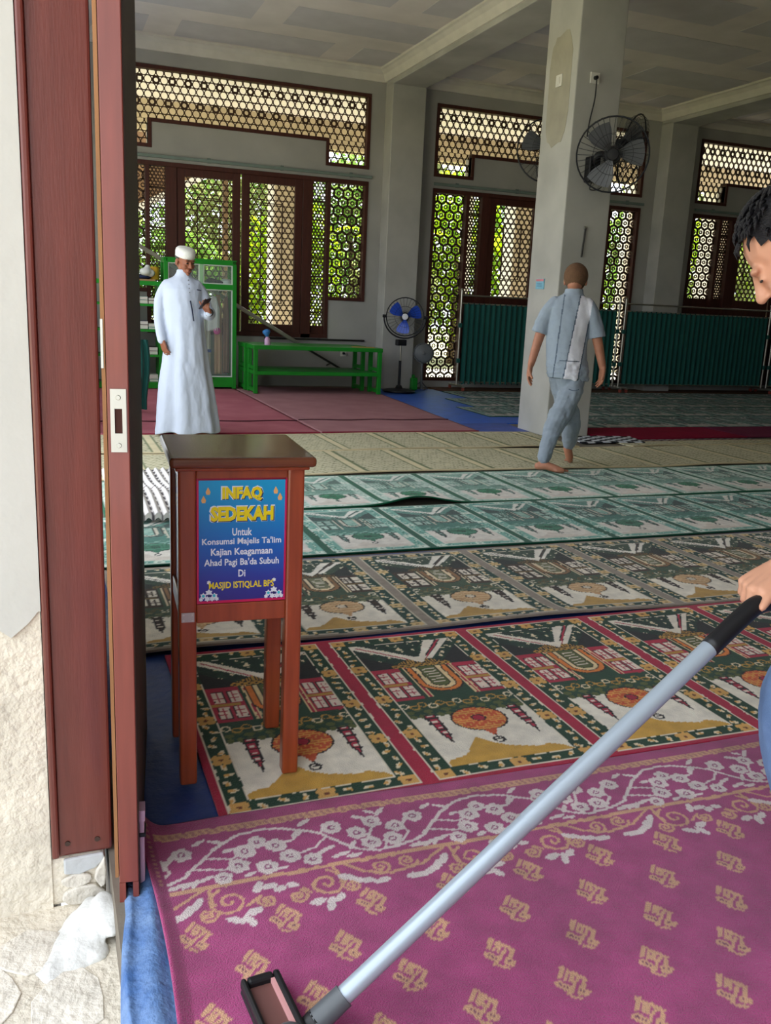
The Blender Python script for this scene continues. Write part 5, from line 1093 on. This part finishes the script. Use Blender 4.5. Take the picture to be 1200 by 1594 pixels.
M_cl = mat('cloth_painted', attr='weave', rough=.85, spec=.15, var=.05, vscale=30, bump=.15, bscale=200)
M_skin1 = mat('skin_brown', (140, 86, 62), .5, var=.08, vscale=20, spec=.35); M_skin2 = mat('skin_tan', (176, 120, 94), .5, var=.08, vscale=20, spec=.35); M_skin3 = mat('skin_light_tan', (206, 152, 124), .45, var=.06, vscale=20, spec=.35)
M_hair = mat('black_hair', (20, 19, 22), .42, var=.3, vscale=60, stretch=(1, 1, 6), bump=.5, bscale=120)

# ---- man in the white robe
def man_white():
    M = person('', (1.2, 8.3, .006), R(8.227)); mb = MB(); f = Vector((.50, -.82, -.30)); u = Vector((.12, -.25, 1))
    HP, H3 = head(mb, (.018, -.02, 1.562), f, u, .98)
    limb(mb, [(.0, .01, 1.36), (.012, -.005, 1.50)], [.056, .052]); limb(mb, [(-.01, .02, 1.30), (-.005, .02, .95)], [.11, .12])
    limb(mb, [(-.135, .0, 1.32), (-.206, -.005, 1.08), (-.19, -.085, .87)], [.036, .034, .026]); limb(mb, [(.11, .01, 1.32), (.210, .035, 1.11), (.222, -.17, 1.115)], [.036, .034, .027]); limb(mb, [(-.12, .01, 1.32), (.10, .01, 1.32)], [.04, .04])
    for s in (-1, 1): limb(mb, [(.02 + s * .08, .02, .92), (.03 + s * .09, .01, .48), (.03 + s * .09, .03, .09)], [.075, .052, .035]); foot(mb, (.03 + s * .09, .03, .078), (.25 + .2 * s, -1, 0), .98)
    hand(mb, (-.188, -.088, .865), (.28, -.16, -1), (.75, .45, .1), -1, (.30, .35, .3), 1.0)
    hand(mb, (.222, -.175, 1.118), (-.28, -.55, .42), (.1, -.1, 1), 1, (.55, .65, .55), .95)
    t = tag(pput('person', blob(mb, .0055, 3), M_skin1, None, M), 'standing man in a long white robe and white cap, looking at his phone', 'person')
    rb = MB(); rings = []
    for z, cx, cy, rx, ry in ((.02, .022, .0, .285, .20), (.10, .022, 0, .275, .195), (.25, .018, 0, .260, .185), (.45, .012, 0, .238, .172), (.65, .010, 0, .208, .158), (.80, .012, 0, .188, .148), (.95, .010, 0, .174, .140), (1.10, .0, 0, .168, .134), (1.22, -.008, 0, .172, .130), (1.31, -.012, .0, .178, .120), (1.36, -.012, .005, .165, .100), (1.395, -.008, .01, .122, .084), (1.42, .0, .005, .082, .070), (1.45, .005, .0, .067, .064), (1.482, .010, -.004, .065, .063)):
        A = .12 * max(0, 1 - z / 1.25) ** .9 + .006; ring = []
        for k in range(72):
            a = 2 * math.pi * k / 72; w = 1 + A * (math.sin(7 * a + .6) * .55 + math.sin(11 * a + 2.0) * .35 + .35 * math.sin(4 * a + z * 2)); ring.append((cx + rx * math.cos(a) * w, cy + ry * math.sin(a) * w, z + (.012 * math.sin(5 * a) - .015 * math.cos(a - 2) if z < .05 else 0)))
        rings.append(ring)
    rb.ring_loft(rings)
    limb(rb, [(-.140, .0, 1.345), (-.196, .01, 1.24), (-.214, -.01, 1.06), (-.190, -.085, .865)], [.050, .056, .053, .043]); limb(rb, [(.118, .01, 1.35), (.172, .03, 1.25), (.212, .035, 1.11)], [.050, .058, .056]); limb(rb, [(.222, .035, 1.11), (.222, -.06, 1.10), (.222, -.165, 1.115)], [.062, .056, .042])
    me = blob(rb, .0085, 3); disp(me, .018, 9, 3, .35); disp(me, .006, 30, 4, .5)
    mw = mat('white_robe_cloth', (188, 197, 214), .88, var=.03, sheen=.05); robe = pput('robe', me, mw, t, M)
    mk = lambda m, nm, ma, sm=False: pput(nm, m.mesh(nm), ma, robe, M, sm)
    mk(MB().tube(bez([(.060, -.150, 1.215), (.076, -.152, 1.13), (.088, -.156, 1.04)], 6), .007, 6), 'placket_trim', mat('navy_trim', (28, 36, 60), .7)); mk(MB().bar((.118, -.128, 1.312), (.155, -.112, 1.306), .006, .008), 'pocket_trim', mat('navy_trim'))
    for k in range(4): mk(MB().ell((.045 + .003 * k, -.118 - .012 * k, 1.39 - .035 * k), (.006, .005, .006), 8, 6), 'button', mat('grey_button', (120, 124, 134), .5))
    # cap, hair, face details
    N3 = H3.to_4x4(); N3.translation = HP(0, 0, 0); cap = MB().lathe([(.079, .030), (.084, .032), (.087, .070), (.084, .092), (.068, .108), (.03, .115), (0, .116)], (0, .006, .0), 28); cap.v = [(p[0] * .98, p[1] * 1.13 + .003, p[2] - .004) for p in cap.v]
    pput('prayer_cap', cap.mesh('prayer_cap'), mat('white_cap', (226, 224, 216), .9, var=.06, vscale=60, bump=.4, bscale=160), t, M @ N3)
    hr_ = MB().ell((0, .022, .022), (.0795, .092, .052), 18, 10); hr_.f = [q for q in hr_.f if sum(hr_.v[i][1] for i in q) / len(q) > -.012 or sum(hr_.v[i][2] for i in q) / len(q) > .036]; pput('hair', hr_.mesh('hair'), M_hair, t, M @ N3)
    for q in (-1, 1):
        pput('eye', MB().ell((q * .030, -.0905, -.004), (.013, .004, .0048), 10, 6).mesh('eye'), mat('dark_eye', (30, 22, 20), .3), t, M @ N3); pput('eyebrow', MB().tube([(q * .014, -.0965, .017), (q * .030, -.0955, .022), (q * .046, -.084, .017)], [.003, .004, .002], 6).mesh('eyebrow'), M_hair, t, M @ N3)
    pput('lips', MB().ell((0, -.102, -.069), (.021, .004, .006), 10, 6).mesh('lips'), mat('lip_brown', (120, 66, 56), .5), t, M @ N3); pput('moustache', MB().ell((0, -.1015, -.0565), (.022, .003, .003), 10, 6).mesh('moustache'), mat('brown_stubble', (84, 52, 42), .7), t, M @ N3)
    pput('ring', MB().torus((-.150, -.112, .745), (.28, -.1, -1), .0105, .003, 14, 6).mesh('ring'), M_steel, t, M)
    pput('wrist_watch', MB().torus((.222, -.178, 1.120), (-.1, -1, .2), .030, .008, 18, 8).mesh('wrist_watch'), M_blk, t, M)
    ph = Matrix.Translation((.185, -.262, 1.196)) @ Matrix.Rotation(R(22), 4, 'Z') @ Matrix.Rotation(R(-32), 4, 'X') @ Matrix.Rotation(R(-16), 4, 'Y')
    pt_ = MB().box(-.036, .036, -.074, .074, -.004, .004); o = tag(pput('phone', pt_.mesh('phone'), M_blk, None, M @ ph, False), 'dark phone held by the man in the white robe', 'phone'); pput('screen', MB().box(-.033, .033, -.070, .070, .0041, .0045).mesh('screen'), mat('phone_glass', (24, 26, 32), .12), o, M @ ph, False)
man_white()

# ---- walking man seen from behind
def walker():
    M = person('', (3.97, 6.3, .008), R(32.217)); mb = MB()
    HP, H3 = head(mb, (.014, .018, 1.526), (.10, .98, -.10), (0, .05, 1), 1.06)
    limb(mb, [(.005, 0, 1.32), (.010, .005, 1.48)], [.058, .055]); limb(mb, [(0, .0, 1.24), (.0, .0, .88)], [.085, .085]); limb(mb, [(-.14, 0, 1.325), (.13, 0, 1.325)], [.045, .045])
    limb(mb, [(-.165, 0, 1.31), (-.235, .0, 1.06), (-.283, -.03, .835)], [.046, .041, .028]); limb(mb, [(.15, 0, 1.31), (.228, .0, 1.05), (.288, -.01, .84)], [.046, .041, .028])
    hand(mb, (-.283, -.03, .84), (-.10, -.12, -1), (.9, -.2, .0), 1, (.25, .3, .25), 1.06, thumb=(.35, -.3, -.8), fan=.2); hand(mb, (.288, -.01, .845), (-.02, -.15, -1), (-.8, -.4, 0), -1, (.25, .35, .3), 1.02, fan=.2)
    limb(mb, [(.075, -.01, .80), (-.035, -.09, .42), (-.115, -.175, .085)], [.065, .05, .034]); limb(mb, [(-.065, .02, .80), (.07, .12, .43), (.085, .285, .14)], [.065, .048, .034])
    foot(mb, (-.108, -.178, .072), (.99, -.12, 0), .98)
    a = Vector((.085, .29, .13)); mb.tube([a + Vector((-.015, -.02, .0)), a + Vector((.0, .0, -.04)), a + Vector((.012, .03, -.085)), a + Vector((.018, .055, -.115))], [.034, .036, .034, .022], 12, round_ends=True)
    for k in range(5): b = a + Vector((-.022 + .014 * k, .06, -.115)); mb.tube([b, b + Vector((.004, .038, -.006))], .010, 8, round_ends=True)
    t = tag(pput('person', blob(mb, .0055, 3), M_skin2, None, M), 'barefoot man walking away in grey-blue clothes with a brown skull cap', 'person')
    sh_ = MB(); rings = []
    for z, cx, rx, ry in ((.738, .020, .166, .132), (.80, .016, .168, .132), (.90, .004, .163, .124), (1.0, -.006, .160, .112), (1.12, -.010, .168, .115), (1.22, -.010, .178, .116), (1.30, -.010, .178, .105), (1.355, -.006, .160, .090), (1.392, .002, .112, .076), (1.412, .008, .080, .072), (1.452, .010, .074, .072)):
        rings.append([(cx + rx * math.cos(2 * math.pi * k / 64) * (1 + .02 * math.sin(5 * 2 * math.pi * k / 64 + z * 4)), ry * math.sin(2 * math.pi * k / 64), z + (.012 * math.cos(2 * math.pi * k / 64) * (-1) if z < .76 else 0)) for k in range(64)])
    sh_.ring_loft(rings); limb(sh_, [(-.13, 0, 1.335), (-.183, 0, 1.25), (-.222, 0, 1.16)], [.060, .068, .064]); limb(sh_, [(.12, 0, 1.335), (.173, 0, 1.24), (.212, 0, 1.14)], [.060, .068, .064])
    sh_.cyl((-.205, 0, 1.20), (-.233, 0, 1.095), .060, .068, 20); sh_.cyl((.196, 0, 1.19), (.224, 0, 1.075), .060, .068, 20)
    me = blob(sh_, .007, 2); disp(me, .030, 8, 11, .5); disp(me, .022, 24, 12, 2.0, lambda c: np.clip((1.0 - c[:, 2]) / .25, 0, 1))
    base, white, seam = np.array(rgb(152, 164, 177)), np.array(rgb(222, 222, 230)), np.array(rgb(84, 96, 112))
    def shirt_col(c):
        C = np.empty((len(c), 3)); C[:] = base; tz = (c[:, 2] - .745) / (1.39 - .745); l = -.018 + .080 * tz; r = .100 + .065 * tz; back = c[:, 1] < .02; out = abs(c[:, 0]) < .19
        w = back & (c[:, 0] > l) & (c[:, 0] < r) & (c[:, 2] < 1.395); C[w] = white
        for e in (l, -.098 + .036 * tz): C[back & (abs(c[:, 0] - e) < .0045) & (c[:, 2] < 1.40)] = seam
        C[back & (abs(c[:, 0] - r) < .0045) & (c[:, 2] < 1.2)] = seam; C[back & (abs(c[:, 2] - .885) < .004) & (c[:, 0] > -.06) & (c[:, 0] < .10)] = seam; return C
    paint(me, shirt_col); pput('shirt', me, M_cl, t, M)
    pn = MB(); limb(pn, [(.01, 0, .82), (.012, 0, .73)], [.118, .122], flat=.78)
    limb(pn, [(.078, -.012, .80), (.060, -.035, .66), (-.030, -.092, .42), (-.085, -.140, .24), (-.112, -.172, .105)], [.078, .098, .086, .074, .060]); limb(pn, [(-.055, .018, .80), (-.02, .045, .64), (.068, .118, .42), (.085, .21, .26), (.085, .272, .165)], [.078, .092, .080, .066, .054])
    for p, q in (((-.112, -.172, .125), (-.116, -.178, .080)), ((.085, .262, .18), (.086, .282, .145))): pn.cyl(p, q, .047, .045, 16)
    me = blob(pn, .0075, 2); disp(me, .040, 7, 21, .7); disp(me, .014, 20, 22, 1.4); pt_ = pput('trousers', me, mat('grey_blue_jersey', (140, 151, 163), .9, var=.06, vscale=20, sheen=.15), t, M)
    pput('pocket', MB().tube(bez([(.035, -.122, .665), (.075, -.128, .655), (.115, -.112, .665)], 5), .0035, 6).mesh('pocket'), mat('seam_grey', (92, 106, 122), .9), pt_, M); pput('tag', MB().box(-.010, .008, -.128, -.122, .33, .352).mesh('tag'), mat('crimson_tag', (150, 30, 56), .8), pt_, M, False)
    N3 = H3.to_4x4(); N3.translation = HP(0, 0, 0); cap = MB().ell((0, .016, .016), (.096, .106, .106), 26, 20); cap.f = [q for q in cap.f if sum(cap.v[i][2] for i in q) / len(q) > -.098 and (sum(cap.v[i][1] for i in q) / len(q) > -.05 or sum(cap.v[i][2] for i in q) / len(q) > .02)]
    pput('skull_cap', cap.mesh('skull_cap'), mat('brown_knit', (104, 76, 54), .95, var=.12, vscale=40, bump=.3, bscale=150), t, M @ N3)
walker()

# ---- man with the vacuum at the frame's edge
def vac_man():
    M = Matrix.Identity(4); mb = MB(); hc = Vector((1.600, 1.640, 1.434)); f = Vector((-.47, .45, -.75)); u = Vector((-.49, .40, .75))
    HP, H3 = head(mb, hc, f, u, 1.06)
    nk = hc - Vector(u).normalized() * .12 + Vector((.06, 0, .02)); limb(mb, [nk + Vector((.09, -.01, -.05)), hc + Vector((.04, 0, -.03))], [.062, .058])
    sL, sR = Vector((1.80, 1.44, 1.30)), Vector((1.95, 1.74, 1.30)); pel = Vector((2.12, 1.50, .93))
    limb(mb, [sL, (1.86, 1.60, 1.31), sR], [.04, .05, .04]); limb(mb, [(1.89, 1.59, 1.27), (1.99, 1.55, 1.10), pel], [.09, .09, .09])
    W_ = Vector((1.490, 1.428, .752)); limb(mb, [sL, (1.76, 1.37, 1.02), W_], [.046, .041, .028]); limb(mb, [sR, (2.05, 1.86, 1.05), (2.06, 1.78, .82)], [.046, .041, .028])
    hand(mb, W_, (-.86, .02, -.45), (-.30, -.02, -.9), 1, (.95, 1.1, .7), 1.02, thumb=(-.80, -.25, -.42)); hand(mb, (2.06, 1.78, .82), (-.4, 0, -.9), (-.8, 0, .3), -1)
    kn = Vector((1.495, 1.325, .48)); an = Vector((1.43, 1.0, .085)); limb(mb, [(2.02, 1.44, .90), (1.74, 1.37, .66), kn + Vector((0, 0, .01)), (1.46, 1.20, .27), an + Vector((0, 0, .005))], [.07, .062, .052, .046, .036]); foot(mb, an + Vector((-.02, .01, -.008)), (-1, .06, 0), 1.05)
    k2 = Vector((2.08, 1.60, .48)); a2 = Vector((2.28, 1.62, .085)); limb(mb, [(2.06, 1.56, .90), k2, a2], [.07, .05, .036]); foot(mb, a2, (-1, .1, 0), 1.0)
    t = tag(pput('person', blob(mb, .0048, 6), M_skin3, None, M), 'dark-haired man in jeans bending over the vacuum handle', 'person')
    js = MB(); limb(js, [(2.1, 1.5, .96), pel], [.15, .15]); limb(js, [(2.02, 1.44, .90), (1.74, 1.37, .66), kn + Vector((0, 0, .01)), (1.46, 1.20, .27), an + Vector((.01, .03, .06))], [.105, .098, .082, .074, .06]); limb(js, [(2.06, 1.56, .90), k2, a2 + Vector((0, 0, .05))], [.105, .078, .06])
    me = blob(js, .0075, 2); disp(me, .018, 10, 41, .8); pput('jeans', me, mat('blue_denim', (112, 140, 180), .85, var=.35, vscale=6, bump=.2, bscale=260, col2=(58, 82, 122)), t, M)
    ts = MB(); limb(ts, [(1.88, 1.60, 1.30), (1.98, 1.55, 1.12), (2.1, 1.5, .94)], [.15, .15, .15]); limb(ts, [sL, (1.79, 1.40, 1.15)], [.075, .07]); limb(ts, [sR, (2.0, 1.80, 1.15)], [.075, .07]); limb(ts, [sL, (1.86, 1.60, 1.31), sR], [.075, .085, .075])
    me = blob(ts, .009, 2); disp(me, .014, 9, 43); pput('t_shirt', me, mat('slate_jersey', (70, 78, 92), .9), t, M)
    N3 = H3.to_4x4(); N3.translation = HP(0, 0, 0); rg = random.Random(4); sc = 1.06
    hm = MB().ell((0, .018 * sc, .036 * sc), (.0845 * sc, .103 * sc, .094 * sc), 30, 22)
    def keep(q):
        y = sum(hm.v[i][1] for i in q) / len(q); z = sum(hm.v[i][2] for i in q) / len(q); return (y > -.045 and z > -.01 + max(0, -y) * 1.6) or (y > .03 and z > -.075) or z > .092
    hm.f = [q for q in hm.f if keep(q)]
    hair = pput('hair', hm.mesh('hair'), M_hair, t, M @ N3)
    lk = MB()
    for k in range(330):   # short combed locks
        a = rg.uniform(0, 2 * math.pi); el = rg.uniform(-.1, 1.5); p = Vector((.086 * sc * math.cos(el) * math.cos(a), .018 * sc + .104 * sc * math.cos(el) * math.sin(a), .036 * sc + .096 * sc * math.sin(el)))
        if p.y < -.01 and p.z < .085: continue
        if p.z < -.02 + max(0, -p.y) * 1.4: continue
        d = Vector((p.x * .6, -.05 + p.y * .25, -.02)).normalized(); n_ = Vector((p.x, p.y - .018, p.z - .036)).normalized(); d = (d - n_ * d.dot(n_) * .85).normalized(); L = rg.uniform(.018, .034)
        lk.tube([p, p + d * L * .5 + n_ * .006, p + d * L + n_ * .002], [.0045, .004, .001], 5)
    pput('hair_locks', lk.mesh('hair_locks'), M_hair, hair, M @ N3)
    for q in (-1, 1): pput('eyebrow', MB().tube([(q * .014 * sc, -.0935 * sc, .018 * sc), (q * .030 * sc, -.0925 * sc, .023 * sc), (q * .048 * sc, -.080 * sc, .018 * sc)], [.002, .0035, .0015], 6).mesh('eyebrow'), M_hair, t, M @ N3); pput('eye', MB().ell((q * .030 * sc, -.0865 * sc, -.005 * sc), (.013, .006, .004), 10, 6).mesh('eye'), mat('dark_eye'), t, M @ N3)
vac_man()
